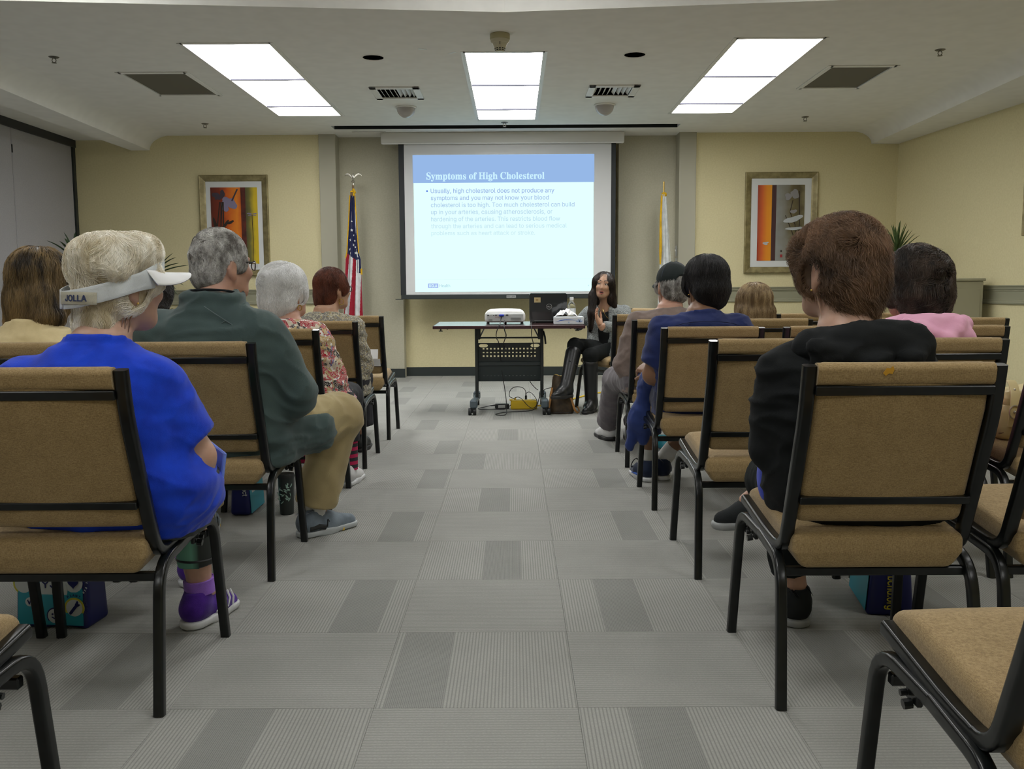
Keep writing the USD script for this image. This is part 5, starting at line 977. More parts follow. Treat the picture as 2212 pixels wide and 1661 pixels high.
# ---------------------------------------------------------------- the speaker
LOCP, RZP = np.array([.80, 7.90, 0.0]), 164.0
_cp, _sp = math.cos(math.radians(RZP)), math.sin(math.radians(RZP))
def wl(x, y, z): dx, dy = x - LOCP[0], y - LOCP[1]; return (_cp * dx + _sp * dy, -_sp * dx + _cp * dy, z)
p = Person('person', 'seated speaker with long dark hair and a grey cardigan, gesturing with one hand', tuple(LOCP), RZP, head=wl(.757, 7.83, 1.043), yaw=4, roll=-7, pitch=3, hs=.93, nb=wl(.775, 7.87, .872), neck_r=.045, fat=.92, h=.006, lr=.86,
    tor=[(.42, 0, -.02, .19, .15), (.50, 0, -.02, .185, .15), (.60, 0, -.01, .15, .12), (.70, .0, .0, .148, .11), (.78, .0, .0, .158, .105), (.83, .005, .0, .145, .09), (.86, .01, .0, .10, .075), (.885, .015, .01, .06, .055)],
    sh=[wl(.94, 7.88, .815), wl(.645, 7.95, .815)], el=[wl(.955, 7.72, .685), wl(.545, 7.90, .72)], wr=[wl(.712, 7.58, .712), wl(.50, 7.79, .765)],
    hip=[wl(.87, 7.84, .50), wl(.73, 7.88, .50)], kn=[wl(.62, 7.52, .475), wl(.50, 7.60, .555)], an=[wl(.635, 7.56, .10), wl(.415, 7.40, .24)], toe=[wl(.57, 7.43, .03), wl(.31, 7.30, .16)])
# right hand (image left) rests on the table; left hand is raised, palm towards her
d = lambda x, y, z: (_cp * x + _sp * y, -_sp * x + _cp * y, z)
p.body(S5, (dict(D=d(-.45, -.10, .9), N=d(.5, -.25, .55), side=-1, curl=.42, spread=.16, s=.95), dict(D=d(-.5, -.4, -.05), N=d(0, 0, -1), side=1, curl=.25)))
for q in (-1, 1):
    ey = obj('eye', move(trimesh.creation.icosphere(3, .0118 * p.hs), p.P(q * .031, .0815, .011)), plain('eye_white', (.72, .69, .66), .2), p.t)
    obj('iris', move(trimesh.creation.icosphere(2, .0062 * p.hs), p.P(q * .031 + .001, .0885, .011)), plain('iris_brown', (.02, .010, .006), .15), ey)
    obj('upper_lid', relax(nets([('e', p.P(q * .031, .0812, .0112), V3(.0132, .0132, .0128) * p.hs, p.R), ('and', half(p.P(q * .031, .0812, .0132), p.R @ np.array([0, .12, -1.0])))], .002, .0022), 1), S5, p.t, smooth=True)
    obj('eyelid', tube(spline([p.P(q * .031 + w_ * .0165, .0945 - abs(w_) * .010, .0165 - .006 * w_ * w_) for w_ in (-1, -.5, 0, .5, 1)], 14), .0024, 6), plain('lash', (.02, .012, .010), .6), p.t)
    obj('eyebrow', tube(spline([p.P(q * (.013 + .040 * w_), .1005 - .018 * w_ * w_, .0375 + .006 * math.sin(2.6 * w_) - .002 * w_) for w_ in np.linspace(0, 1, 5)], 14), .0032, 6, scale=np.linspace(1.1, .5, 14)), plain('brow', (.018, .010, .008), .8), p.t)
obj('mouth', relax(nets([('e', p.P(0, .0900, -.0655), V3(.0155, .010, .0085) * p.hs, p.R)], .01, .003), 1), plain('mouth_dark', (.035, .008, .008), .5), p.t, smooth=True)
lipm = plain('lips', (.33, .095, .085), .35)
obj('lip', tube(spline([p.P(.021 * w_, .0995 - .012 * w_ * w_, -.0555 - .010 * w_ * w_ - .002 * (abs(w_) < .1)) for w_ in np.linspace(-1, 1, 9)], 20), .0038, 8, scale=.35 + .65 * np.sin(np.linspace(0, math.pi, 20))), lipm, p.t)
obj('lip', tube(spline([p.P(.020 * w_, .0985 - .012 * w_ * w_, -.0765 + .011 * w_ * w_) for w_ in np.linspace(-1, 1, 9)], 20), .0048, 8, scale=.35 + .65 * np.sin(np.linspace(0, math.pi, 20))), lipm, p.t)
grey = mottled('grey_knit', lin(74, 78, 78), lin(158, 163, 162), 190, .9, bump=.5, bscale=260, detail=3)
p.top('camisole', cloth('black_top', (.012, .013, .014)), sleeve=.18, off=.006, arm=.045, fold=.002, hem=.47, neck_r=.062, ntilt=.6, h=.0075)
B = [torso(p.tor, .018)]
for i in (0, 1):
    dd = np.array(p.wr[i], float) - p.el[i]; dd /= np.linalg.norm(dd); w_ = lerp(p.el[i], p.wr[i], .88)
    B += [('k', .04, cone(p.sh[i], p.el[i], .058, .048)), ('k', .02, ('clip', cone(p.el[i], w_ + dd * .02, .047, .040), half(w_, dd), False))]
B += [('k', .03, cone((-.12, .11, .60), (-.10, .14, .46), .045, .05)), ('k', .03, cone((.12, .10, .58), (.10, .13, .50), .035, .03)), ('k', .03, cone((-.17, .06, .55), (-.19, .07, .40), .05, .06)),
      ('k', .02, cone(wl(.87, 7.72, .60), wl(.85, 7.63, .455), .046, .058)), ('sub', ('e', V3(.01, .16, .70), V3(.052, .16, .30), None), .006), ('sub', cone((.015, .02, .86), (.015, .10, .99), .062, .11), .004)]
obj('cardigan', folds(relax(nets(B, .03, .0075), 3), .010, 91, (9, 9, 7)), grey, p.t, smooth=True)
p.trousers('leggings', cloth('legging_black', (.006, .008, .008)), r=(.085, .062, .05), end=.5, fold=.003)
bt = plain('boot_leather', (.010, .011, .012), .35)
for i in (0, 1):
    u = p.shoe(i, bt, M_sole_b, L=.25, W=.041, name='boot', lift=(0 if i == 0 else .14), shaft=(lerp(p.an[i], p.kn[i], .80), .064))
    Q = p.last_shoe[1]; obj('heel', move(lathe([(0, 0), (.026, 0), (.03, .03), (0, .03)], 14), Q(0, -.04, .0)), M_sole_b, u)
dk1, dk2 = hairmat('espresso_cap', (.008, .005, .004), (.026, .017, .013), .36, (30, 30, 4)), hairmat('espresso_strand', (.010, .007, .005), (.045, .03, .023), .3, (26, 26, 4))
p.hair([((0, -.03, .042), (.086, .098, .090)), ((0, -.06, -.02), (.085, .065, .09)), ((-.02, -.06, -.12), (.10, .055, .07)), ((-.060, .02, .03), (.034, .055, .055)), ((.064, .02, .03), (.030, .055, .055)), ((.072, .03, -.04), (.022, .03, .08)), ((-.086, -.01, -.06), (.026, .035, .08)),
        ((.078, .050, -.09), (.060, .095, -.26), .034, .030), ((.060, .095, -.26), (.050, .11, -.40), .030, .014), ((-.09, -.02, -.10), (-.12, -.01, -.17), .035, .02)],
       dk1, dk2, 4200, .24, flow=(0, 0, -1), crown=(.02, .04, .14), lift=.004, curl=.06, w=.0016, amp=.003, seed=93, cut=(((.006, .15, -.035), (.072, .092, .106)),), rough=.2, nsc=(70, 70, 7), k=.025, h=.005)
obj('necklace', tube(spline([wl(.745, 7.79, .86), wl(.765, 7.745, .80), wl(.785, 7.755, .775), wl(.80, 7.79, .86)], 20), .0015, 5), M_gold_j, p.t)

# ================================================================ TABLE AND WHAT STANDS ON AND UNDER IT
M_top = plain('table_top', (.075, .030, .030), .22, coat_weight=1.0, coat_roughness=.24); M_edge = plain('table_edge', (.045, .014, .018), .35)
M_tm = plain('table_metal', (.018, .024, .025), .42); M_foot = plain('foot_cover', (.085, .115, .135), .5)
t = thing('training_table', 'wheeled folding table with a dark red edge and a perforated black panel', 'table', (-.043, 7.76, 0))
tilt_ = lambda m: rot(m, (1, 0, 0), 1.3, (0, -.30, .7245))
obj('table_top', tilt_(bx(-.612, .612, -.30, .30, .703, .7245, .004)), M_top, t); obj('edge_band', [tilt_(q) for q in [bx(-.618, .618, -.306, -.299, .699, .7245, .003), bx(-.618, .618, .299, .306, .699, .7245, .003), bx(-.618, -.611, -.306, .306, .699, .7245, .003), bx(.611, .618, -.306, .306, .699, .7245, .003)]], M_edge, t)
for s in (-1, 1):
    obj('leg', bx(s * .275 - .0135, s * .275 + .0135, -.03, .03, .10, .70, .004), M_tm, t)
    obj('foot', [bx(s * .29 - .030, s * .29 + .030, -.36, -.26, .055, .125, .012), bx(s * .285 - .022, s * .285 + .022, -.27, .27, .075, .108, .006), bx(s * .29 - .030, s * .29 + .030, .26, .36, .055, .125, .012)], M_foot, t)
    for q in (-1, 1):
        obj('caster', [move(rot(lathe([(0, -.013), (.026, -.013), (.029, -.008), (.029, .008), (.026, .013), (0, .013)], 20), (0, 1, 0), 90), (s * .302 + d_, q * .335, .029)) for d_ in (-.019, .019)] + [bx(s * .302 - .006, s * .302 + .006, q * .335 - .02, q * .335 + .02, .02, .06, .003)], M_black, t)
    obj('brace', tube([(s * .245, -.03, .62), (s * .205, -.10, .70)], .006, 6), plain('brace_steel', (.16, .17, .17), .4, .6), t)
    obj('bracket', bx(s * .255 - .014, s * .255 + .014, -.06, .05, .60, .70, .004), M_tm, t)
    for xx, nm in ((.555, 'glide'), (.50, 'stud')):
        obj(nm, move(lathe([(0, -.022), (.017, -.022), (.017, -.016), (.006, -.014), (.006, 0), (0, 0)], 12), (s * xx, -.27, .701)) if nm == 'glide' else move(lathe([(0, -.006), (.006, -.006), (.006, 0), (0, 0)], 10), (s * xx, -.28, .701)), M_black, t)
obj('crossbar', bx(-.262, .262, -.01, .012, .605, .618, .002), M_tm, t)
obj('release_handle', [tube([(.288, -.02, .665), (.30, -.05, .62), (.305, -.06, .56)], .008, 8)], M_tm, t)
pan = sbox(-.268, .372, .268, .568)
cutp = [Polygon([(x + .026 * math.cos(a) + (.012 if math.cos(a) > 0 else -.012), z + .014 * math.sin(a)) for a in np.linspace(0, 2 * math.pi, 20, endpoint=False)]) for x, z in ((-.218, .545), (.218, .545))]
for j in range(15):
    for z, w, h in ((.519, .0072, .0062), (.487, .0072, .0042), (.457, .0072, .0072)): cutp.append(sbox(-.217 + j * .031 - w, z - h, -.217 + j * .031 + w, z + h))
obj('modesty_panel', move(upright(extrude(pan.difference(union_all(cutp)), .003)), (0, .0, 0)), M_tm, t, smooth=False)
pan2 = sbox(-.262, .236, .262, .378).difference(union_all([sbox(-.217 + j * .031 - .006, .286, -.217 + j * .031 + .006, .294) for j in range(15)]))
obj('lower_tray', [rot(upright(extrude(pan2, .003)), (1, 0, 0), 14, (0, 0, .378))], plain('tray_metal', (.028, .038, .040), .42), t, smooth=False)
obj('tray_fold', bx(-.266, .266, -.012, .016, .372, .412, .006), plain('tray_metal', None), t)

pj = thing('projector', 'white data projector on the table, blue video plug in its back', 'projector', (-.076, 7.70, .7305))
M_pw, M_pg = plain('projector_white', (.74, .75, .74), .35), plain('projector_grey', (.46, .48, .48), .45)
def pjs(q): x, y, z = q.T; k = np.clip(z / .05, 0, 1); return np.c_[x * (1 - .09 * k ** 2), y * (1 - .05 * k ** 2), z + .066]
obj('housing', cushion(.335, .26, .100, .030, 16, puff=(.012, 0), fn=pjs), M_pw, pj, smooth=60)
obj('rear_panel', bx(-.150, .150, -.134, -.120, .022, .088, .008), M_pg, pj)
for x, z, r in ((-.138, .076, .0065), (-.092, .076, .004), (-.073, .076, .006)): obj('socket', move(rot(lathe([(0, 0), (r, 0), (r, .003), (0, .003)], 12), (1, 0, 0), 90), (x, -.134, z)), M_black, pj)
for x, z in ((-.073, .060), (-.057, .060)): obj('audio_jack', move(rot(lathe([(0, 0), (.0045, 0), (.0045, .003), (0, .003)], 10), (1, 0, 0), 90), (x, -.134, z)), plain('jack_red', (.35, .12, .12), .5), pj)
obj('video_plug', [bx(-.047, -.008, -.152, -.133, .066, .084, .003), move(rot(lathe([(0, 0), (.005, 0), (.005, .02), (0, .02)], 10), (1, 0, 0), 90), (-.0275, -.150, .075))], plain('plug_blue', lin(40, 66, 190), .4), pj); obj('port', bx(.008, .028, -.1365, -.133, .072, .082, .001), M_black, pj)
for q in range(5): obj('vent_slot', bx(.048, .132, -.1362, -.133, .034 + q * .005, .0365 + q * .005), plain('vent_dark', (.22, .23, .23), .6), pj)
for q in range(5): obj('vent_slot', bx(-.134, -.102, -.1362, -.133, .026 + q * .004, .028 + q * .004), plain('vent_dark', None), pj)
for x in (-.14, .14): obj('foot', move(lathe([(0, 0), (.013, 0), (.011, .018), (0, .018)], 14), (x, -.105, 0)), M_black, pj)
obj('foot', move(lathe([(0, 0), (.013, 0), (.011, .018), (0, .018)], 14), (0, .09, 0)), M_black, pj)

lp = thing('laptop', 'open black laptop seen from behind, tan sticker on its lid', 'laptop', (.287, 7.80, .7325)); M_lid = plain('laptop_black', (.008, .010, .011), .14, coat_weight=.6)
obj('base', bx(-.150, .155, .0, .225, .0, .024, .006), M_black, lp)
lid = lambda m: rot(m, (1, 0, 0), 8, (0, .01, .012))
obj('lid', lid(move(upright(extrude(Polygon(rounded_profile(.318, .235, .018, 4)), .018)), (0, .02, .136))), M_lid, lp)
obj('sticker', lid(bx(-.118, -.064, .0008, .0019, .176, .218)), plain('sticker_tan', lin(190, 172, 128), .6), lp); obj('sticker_mark', lid(bx(-.104, -.084, .0, .0008, .188, .206)), plain('sticker_ink', lin(160, 132, 80), .6), lp)
lr = np.linspace(0, 2 * math.pi, 33); M_chr = plain('chrome_logo', (.55, .56, .56), .25, .8)
obj('logo_ring', lid(tube([(.008 + .0225 * math.cos(a), .001, .141 + .0225 * math.sin(a)) for a in lr], .0016, 6)), M_chr, lp); obj('logo_letters', lid(move(upright(fit_text('DELL', .029, .010, bold=3)), (-.0065, .0016, .1362))), M_chr, lp, smooth=False)
obj('hinge', bx(-.12, .12, -.004, .012, .008, .022, .004), M_black, lp)

tb = thing('tissue_box', 'white tissue box with a blue swoosh at the right end of the table', 'tissue box', (.449, 7.62, .7290)); M_card = plain('tissue_card', (.66, .70, .73), .6)
obj('carton', bx(-.122, .122, -.06, .06, 0, .062, .004), M_card, tb)
obj('swoosh', move(upright(extrude(Polygon([(-.11, .020), (-.07, .036), (-.02, .042), (.03, .038), (.062, .033), (.02, .034), (-.03, .034), (-.075, .027)]), .0008)), (0, -.0602, 0)), plain('swoosh_blue', lin(84, 116, 190), .6), tb, smooth=False)
obj('flower_mark', [move(upright(extrude(Polygon(petal(.085 + dx_, .018, .03, .012, a)), .0008)), (0, -.0602, 0)) for dx_, a in ((0, 20), (0, 70), (.004, 120), (-.002, 160))], plain('mark_blue', lin(150, 172, 208), .6), tb, smooth=False); obj('print_mark', bx(-.006, .004, -.0608, -.06, .010, .022), plain('mark_blue', None), tb)
def tis(u, v):
    x = -.112 + .19 * u; z = .062 + .055 * np.sin(math.pi * np.clip(u * 1.02, 0, 1)) ** .8 * (1 - .55 * np.abs(2 * v - 1) ** 1.5) + .012 * np.sin(u * 17 + v * 9) * np.sin(math.pi * u) + .006 * np.sin(u * 31 - v * 13) * np.sin(math.pi * u); return np.stack([x, (v - .5) * .085 + .012 * np.sin(u * 9), z], -1)
obj('tissue', sheet(tis, 28, 12, .0015), plain('tissue_white', (.82, .83, .84), .9), tb, smooth=True)
wb_ = thing('water_bottle', 'clear plastic water bottle with a white cap behind the tissue box', 'bottle', (.486, 7.80, .7330)); M_pet = plain('clear_plastic', (.93, .96, .97), .06, transmission_weight=1.0, ior=1.33)
obj('bottle_body', lathe([(0, .002), (.030, .0), (.034, .008), (.034, .03), (.032, .035), (.034, .04), (.034, .13), (.030, .155), (.016, .183), (.0135, .190), (.0135, .2), (0, .2)], 28), M_pet, wb_, smooth=50); obj('cap', lathe([(0, .190), (.0155, .190), (.0165, .193), (.0165, .213), (.015, .216), (0, .216)], 24), plain('cap_white', (.80, .82, .83), .4), wb_); obj('label', lathe([(.0344, .062), (.0349, .062), (.0349, .122), (.0344, .122), (.0344, .062)], 28), plain('label_white', (.70, .74, .76), .5), wb_)

bp = thing('backpack', 'brown coated canvas backpack with tan leather straps on the floor by the table', 'backpack', (.385, 7.53, 0))
M_bpk = mottled('brown_canvas', (.035, .022, .012), (.075, .048, .024), 26, .45); M_tan = plain('tan_leather', (.42, .20, .055), .5)
ang = lambda u: 2 * math.pi * u
def bpf(u, v):
    z = .002 + .295 * v; k = np.interp(v, [0, .08, .5, .85, 1], [.104, .112, .100, .078, .070]); a = ang(u); sq = (np.abs(np.cos(a)) ** 3 + np.abs(np.sin(a)) ** 3) ** (-1 / 3)
    dz = np.where(v > .9, -.022 * np.cos(a * 2 + 1.5) * (v - .9) / .1, 0); r = k * (1 + .05 * np.sin(a * 5 + v * 6) * v + .04 * np.sin(v * 15 + a * 2)); return np.stack([r * sq * np.cos(a) * .92, r * sq * np.sin(a) * .72, z + dz], -1)
obj('body', [sheet(lambda u, v: bpf(-u, v), 41, 16, .004), lathe([(0, .0), (.085, .0), (.085, .006), (0, .006)], 20)], M_bpk, bp, smooth=50)
rim = bpf(np.linspace(0, 1, 41), np.ones(41)); obj('brass_zip', tube(rim + [0, 0, .003], .0035, 6), M_gold_j, bp); obj('tab', bx(-.016, .016, -.062, -.052, .222, .258, .003), M_tan, bp); obj('bottom_seam', tube(bpf(np.linspace(0, 1, 41), np.full(41, .03)) * [1.02, 1.02, 1], .0028, 5), M_black, bp)
sp = lambda pts: sweep(spline(pts, 24), rounded_profile(.017, .004, .0015, 2), up=(1, 0, 0))
obj('strap', sp([(-.078, -.050, .215), (-.088, -.058, .15), (-.100, -.066, .08), (-.112, -.07, .012)]), M_tan, bp); obj('strap', sp([(.052, -.064, .225), (.068, -.078, .15), (.092, -.082, .08), (.118, -.08, .02), (.135, -.066, .012), (.128, -.05, .06)]), M_tan, bp)
ps = thing('power_strip', 'yellow floor outlet box with plugs in its top under the table', 'power box', (.078, 7.80, 0)); M_yel = plain('power_yellow', lin(222, 186, 40), .45)
obj('body', bx(-.112, .112, -.045, .045, 0, .072, .008), M_yel, ps); obj('top_plate', bx(-.106, .106, -.04, .04, .071, .080, .004), plain('power_yellow_pale', lin(226, 200, 96), .5), ps); obj('end_flange', bx(-.122, -.09, -.03, .03, .074, .084, .003), M_yel, ps)
for x in (-.05, .02, .08): obj('outlet', bx(x - .014, x + .014, -.02, .02, .0795, .082, .001), plain('outlet_grey', (.5, .45, .3), .5), ps)
obj('plug', [bx(.010, .028, -.012, .012, .081, .118, .005), tube([(.019, 0, .115), (.019, 0, .135)], .0045, 8)], M_black, ps); obj('plug', bx(-.082, -.064, -.012, .012, .080, .095, .005), M_yel, ps)
ad = thing('power_adapter', 'black laptop power adapter with a printed label lying on the floor', 'power adapter', (-.108, 7.83, 0), rz=4)
obj('brick', bx(-.060, .060, -.03, .03, 0, .042, .006), M_black, ad); obj('rating_label', bx(-.035, .025, -.0312, -.0298, .010, .034), plain('label_pale', (.42, .43, .42), .5), ad); obj('strain_relief', tube([(-.058, 0, .03), (-.10, -.005, .026)], .007, 8, scale=[1, .6]), M_black, ad)
def cable(name, pts, r, m, label): obj(name, tube(spline(pts, 60), r, 6), m, label=label, cat='cable')
M_cab = plain('cable_black', (.012, .013, .014), .5)
cable('video_cable', [(-.104, 7.555, .79), (-.112, 7.50, .755), (-.118, 7.44, .735), (-.135, 7.425, .70), (-.145, 7.52, .62), (-.128, 7.70, .56), (-.118, 7.74, .45), (-.105, 7.77, .32), (-.085, 7.70, .20), (-.07, 7.60, .10), (-.066, 7.45, .02), (-.09, 7.36, .006), (-.15, 7.40, .006), (-.12, 7.50, .006), (.03, 7.60, .006), (.16, 7.68, .01), (.20, 7.78, .06), (.225, 7.83, .14)], .0035, M_cab, 'black video cable hanging from the projector, looped on the carpet under the table')
cable('power_cable', [(-.085, 7.56, .745), (-.082, 7.46, .738), (-.080, 7.425, .70), (-.068, 7.50, .655), (-.088, 7.70, .57), (-.07, 7.80, .50)], .0042, M_cab, 'short black cord with a tie, dropping from the middle of the table edge')
cable('thin_cable', [(.18, 7.79, .742), (.155, 7.66, .732), (.14, 7.47, .730), (.138, 7.43, .69), (.15, 7.60, .60), (.156, 7.72, .50), (.10, 7.80, .36), (.13, 7.80, .24), (.20, 7.82, .16)], .003, M_cab, 'thin black laptop cord falling behind the right half of the table panel')
cable('power_cable', [(-.205, 7.825, .028), (-.27, 7.83, .012), (-.31, 7.80, .006), (-.22, 7.72, .006), (-.12, 7.72, .006), (-.05, 7.80, .02), (.0, 7.80, .08), (-.045, 7.74, .12), (-.03, 7.74, .175), (.03, 7.76, .195), (.085, 7.79, .17), (.097, 7.80, .132)], .003, M_cab, 'black adapter cord arching up into the yellow outlet box')
cable('power_cable', [(.0, 7.79, .095), (.05, 7.75, .10), (.10, 7.72, .05), (.15, 7.70, .02), (.19, 7.74, .05), (.17, 7.78, .11), (.12, 7.80, .145), (.097, 7.80, .13)], .003, M_cab, 'black cord curling over the front of the yellow outlet box')
cable('thin_cable', [(.25, 7.80, .12), (.30, 7.62, .20), (.36, 7.55, .245), (.41, 7.56, .33), (.45, 7.50, .40), (.52, 7.45, .40), (.58, 7.50, .43)], .0028, M_cab, 'thin black cord rising from behind the backpack towards the speaker')
cable('extension_cable', [(.19, 7.85, .02), (.30, 8.0, .008), (.45, 8.25, .008), (.62, 8.6, .008), (.80, 8.9, .008), (1.0, 9.08, .008), (1.3, 9.2, .008), (1.7, 9.4, .008)], .0075, plain('cord_yellow', lin(230, 195, 45), .45), 'yellow extension cord on the carpet behind the backpack and the boots')

# ================================================================ FLAGS
def flag(name, label, x0, y, top, L, R, red=False):
    t = thing(name, label, 'flag', (0, 0, 0)); zs = np.array([q[0] for q in L])[::-1]
    xl, xr = (lambda z: np.interp(z, zs, [q[1] for q in L][::-1])), (lambda z: np.interp(z, [q[0] for q in R][::-1], [q[1] for q in R][::-1])); zt, zb = L[0][0], L[-1][0]
    def S(u, v):
        z = zt + (zb - zt) * v; a, b = xl(z), xr(z); w = b - a; return np.stack([a + w * u, y - .035 - w * .16 * np.sin(u * math.pi) - w * .10 * np.sin(u * 17 + v * 3) - .004 * np.sin(v * 23 + u * 6), z], -1)
    return t, S
def patch(S, keep, nu=70, nv=150, push=.0045):
    u, v = np.meshgrid(np.linspace(0, 1, nu), np.linspace(0, 1, nv), indexing='ij'); P = S(u, v); P[..., 1] -= push
    i = np.arange(nu * nv).reshape(nu, nv); a, b, c, d_ = i[:-1, :-1], i[1:, :-1], i[1:, 1:], i[:-1, 1:]
    k = keep((u[:-1, :-1] + u[1:, 1:]) / 2, (v[:-1, :-1] + v[1:, 1:]) / 2)
    f = np.vstack([np.stack([a[k], c[k], b[k]], 1), np.stack([a[k], d_[k], c[k]], 1)])
    m = trimesh.Trimesh(P.reshape(-1, 3), f, process=False); m.remove_unreferenced_vertices(); m.fix_normals(); return trimesh.Trimesh(m.vertices, f if False else m.faces if (m.face_normals[:, 1].mean() < 0) else m.faces[:, ::-1], process=False)
def pole(t, x, y, z1, m, r=.012): obj('pole', tube([(x, y, .03), (x, y, z1)], r, 12), m, t); obj('stand', move(lathe([(0, 0), (.15, 0), (.15, .02), (.06, .05), (.02, .09), (0, .09)], 28), (x, y, 0)), plain('stand_gold', (.42, .33, .14), .35, .7), t)
M_red, M_wht, M_blu, M_fr = cloth('flag_red', lin(158, 26, 48)), cloth('flag_white', (.66, .67, .68)), cloth('flag_blue', lin(26, 32, 74)), cloth('gold_fringe', lin(214, 168, 28))
t, S = flag('national_flag', 'red, white and blue flag with gold fringe furled on its pole left of the screen', -1.77, 10.32, 2.09, [(2.09, -1.793), (1.43, -1.842), (1.36, -1.862), (.74, -1.895), (.42, -1.90)], [(2.09, -1.752), (1.43, -1.722), (1.36, -1.700), (.74, -1.685), (.42, -1.67)])
pole(t, -1.772, 10.33, 2.17, plain('pole_wood', (.20, .12, .05), .35)); obj('cloth', sheet(S, 50, 60, .004), M_wht, t, smooth=True)
zz = lambda v: 2.09 + (.42 - 2.09) * v; w = lambda u, v: u * (.5 + .75 * v) + .42 * np.clip(v - .44, 0, 1) * 1.6
canton = lambda u, v: (zz(v) > 1.385 - .10 * (u - .4)) | ((u > .80) & (zz(v) > 1.21))
obj('canton', patch(S, lambda u, v: canton(u, v)), M_blu, t, smooth=True)
for q in range(3):
    bnd = ((.0, .20), (.52, .74), (1.05, 1.4))[q]
    obj('stripe', patch(S, lambda u, v: ~canton(u, v) & (u + (v - .43) * .62 >= bnd[0] + (0 if q else -.5)) & (u + (v - .43) * .62 < bnd[1] + (v - .43) * .18)), M_red, t, smooth=True)
def star(r): return Polygon([(r * (1 if k % 2 == 0 else .42) * math.sin(k * math.pi / 5), r * (1 if k % 2 == 0 else .42) * math.cos(k * math.pi / 5)) for k in range(10)])
for cx_, cy_, r in ((201, 625, .012), (201, 720, .019), (219, 772, .012), (188, 822, .019), (231, 830, .013), (213, 875, .020), (238, 898, .013), (180, 920, .018), (243, 962, .018)):
    px, py = 720 + cx_ / 4.88, 350 + cy_ / 4.88; z = 2.168 - (py - 400) * .00506; x = -1.770 + (px - 762) * .00519 - (py - 400) * .00011; v = (z - 2.09) / (.42 - 2.09); a, b = S(np.array([0.]), np.array([v]))[0], S(np.array([1.]), np.array([v]))[0]; u = np.clip((x - a[0]) / (b[0] - a[0]), .06, .92)
    p_ = S(np.array([u]), np.array([v]))[0]; obj('star', move(upright(extrude(star(r), .0015)), (p_[0], p_[1] - .0062, z)), M_wht, t, smooth=False)
obj('fringe', tube([S(np.array([.01]), np.array([v]))[0] + (-.006, -.004, 0) for v in np.linspace(.02, .43, 30)], .007, 6), M_fr, t); obj('fringe', tube([S(np.array([.985]), np.array([v]))[0] + (.004, -.008, 0) for v in np.linspace(.02, .40, 30)], .006, 6), M_fr, t); obj('fringe', tube([S(np.array([.97]), np.array([v]))[0] + (.006, 0, 0) for v in (.50, .52, .54)], .011, 6), M_fr, t)
obj('bow', [move(cushion(.055, .03, .07, .014, 8), (-1.772, 10.29, 2.075)), rot(move(cushion(.03, .03, .06, .012, 8), (-1.755, 10.285, 2.10)), (0, 1, 0), -25, (-1.76, 10.29, 2.1))], M_fr, t, smooth=50)
M_sil = plain('eagle_silver', (.62, .60, .52), .25, .9); ee = (-1.770, 10.33)
eg = obj('finial', [move(lathe([(0, 2.15), (.008, 2.15), (.008, 2.195), (.02, 2.20), (.022, 2.212), (.012, 2.222), (.007, 2.228), (.012, 2.24), (.016, 2.26), (.010, 2.285), (.006, 2.30), (0, 2.302)], 18), (ee[0], ee[1], 0))], M_sil, t)
for s in (-1, 1): obj('wing', sheet(lambda u, v: np.stack([ee[0] + s * (.008 + .085 * u), ee[1] - .004 + .012 * u + .0 * v, 2.262 + .050 * np.sin(u * 2.0) - .012 * u ** 3 * 2 - (v * .030) * (1 - .7 * np.abs(u - .35))], -1), 12, 5, .006), M_sil, eg, smooth=True)
t, S = flag('state_flag', 'white flag with gold fringe furled on its pole right of the screen', 1.66, 10.32, 2.05, [(2.05, 1.632), (1.80, 1.620), (1.14, 1.613), (.70, 1.592), (.42, 1.58)], [(2.05, 1.682), (1.80, 1.70), (1.34, 1.738), (1.14, 1.757), (.70, 1.78), (.42, 1.79)])
pole(t, 1.660, 10.33, 2.19, M_gold_j, .0085); obj('cloth', sheet(S, 50, 60, .004), cloth('flag_pale', (.62, .65, .64)), t, smooth=True)
obj('fringe', sweep([S(np.array([.02]), np.array([v]))[0] + (-.004 + .010 * math.sin(v * 2), -.008, 0) for v in np.linspace(.01, .47, 30)], circ(.013, 8), (1, 0, 0), scale=np.r_[np.linspace(.7, 1.25, 24), np.linspace(1.2, .6, 6)]), M_fr, t); obj('bow', move(cushion(.06, .04, .05, .018, 8), (1.658, 10.29, 2.045)), M_fr, t, smooth=50)
p_ = S(np.array([.93]), np.array([.475]))[0]; obj('emblem', move(upright(extrude(Polygon([(-.02, -.02), (.02, -.022), (.022, .012), (.0, .018), (-.02, .008)]), .0015)), (p_[0] - .004, p_[1] - .006, 1.257)), cloth('emblem_green', lin(30, 110, 84)), t)

# ================================================================ PLANTS, PEDESTAL, WALL PLATE
M_leafd = mottled('palm_leaf', (.012, .030, .010), (.030, .062, .018), 18, .45); M_leafg = mottled('dracaena_leaf', (.025, .055, .012), (.085, .135, .035), 14, .45); M_soil = plain('soil', (.02, .015, .01), .95); M_cane = plain('cane', (.14, .11, .06), .8)
def blade(a, d, L, W, droop=.3, n=9):
    a = np.asarray(a, float); d = np.asarray(d, float); d /= np.linalg.norm(d); side = np.cross(d, (0, 0, 1)); side /= np.linalg.norm(side) + 1e-9; upv = np.cross(side, d)
    def f(u, v):
        wv = W * np.sin(np.clip(u * .93 + .07, 0, 1) * math.pi) ** .7; c = a + d * (L * u)[..., None] + np.array([0, 0, -1.0]) * (droop * L * u ** 2.2)[..., None]
        return c + side * ((v - .5) * wv)[..., None] + upv * (np.abs(v - .5) * wv * .5)[..., None]
    return sheet(f, n, 3, .0016)
rng = np.random.default_rng(4)
t = thing('potted_palm', 'dark leaved fan palm in a black planter in front of the left wall corner', 'plant', (-3.82, 8.8, 0))
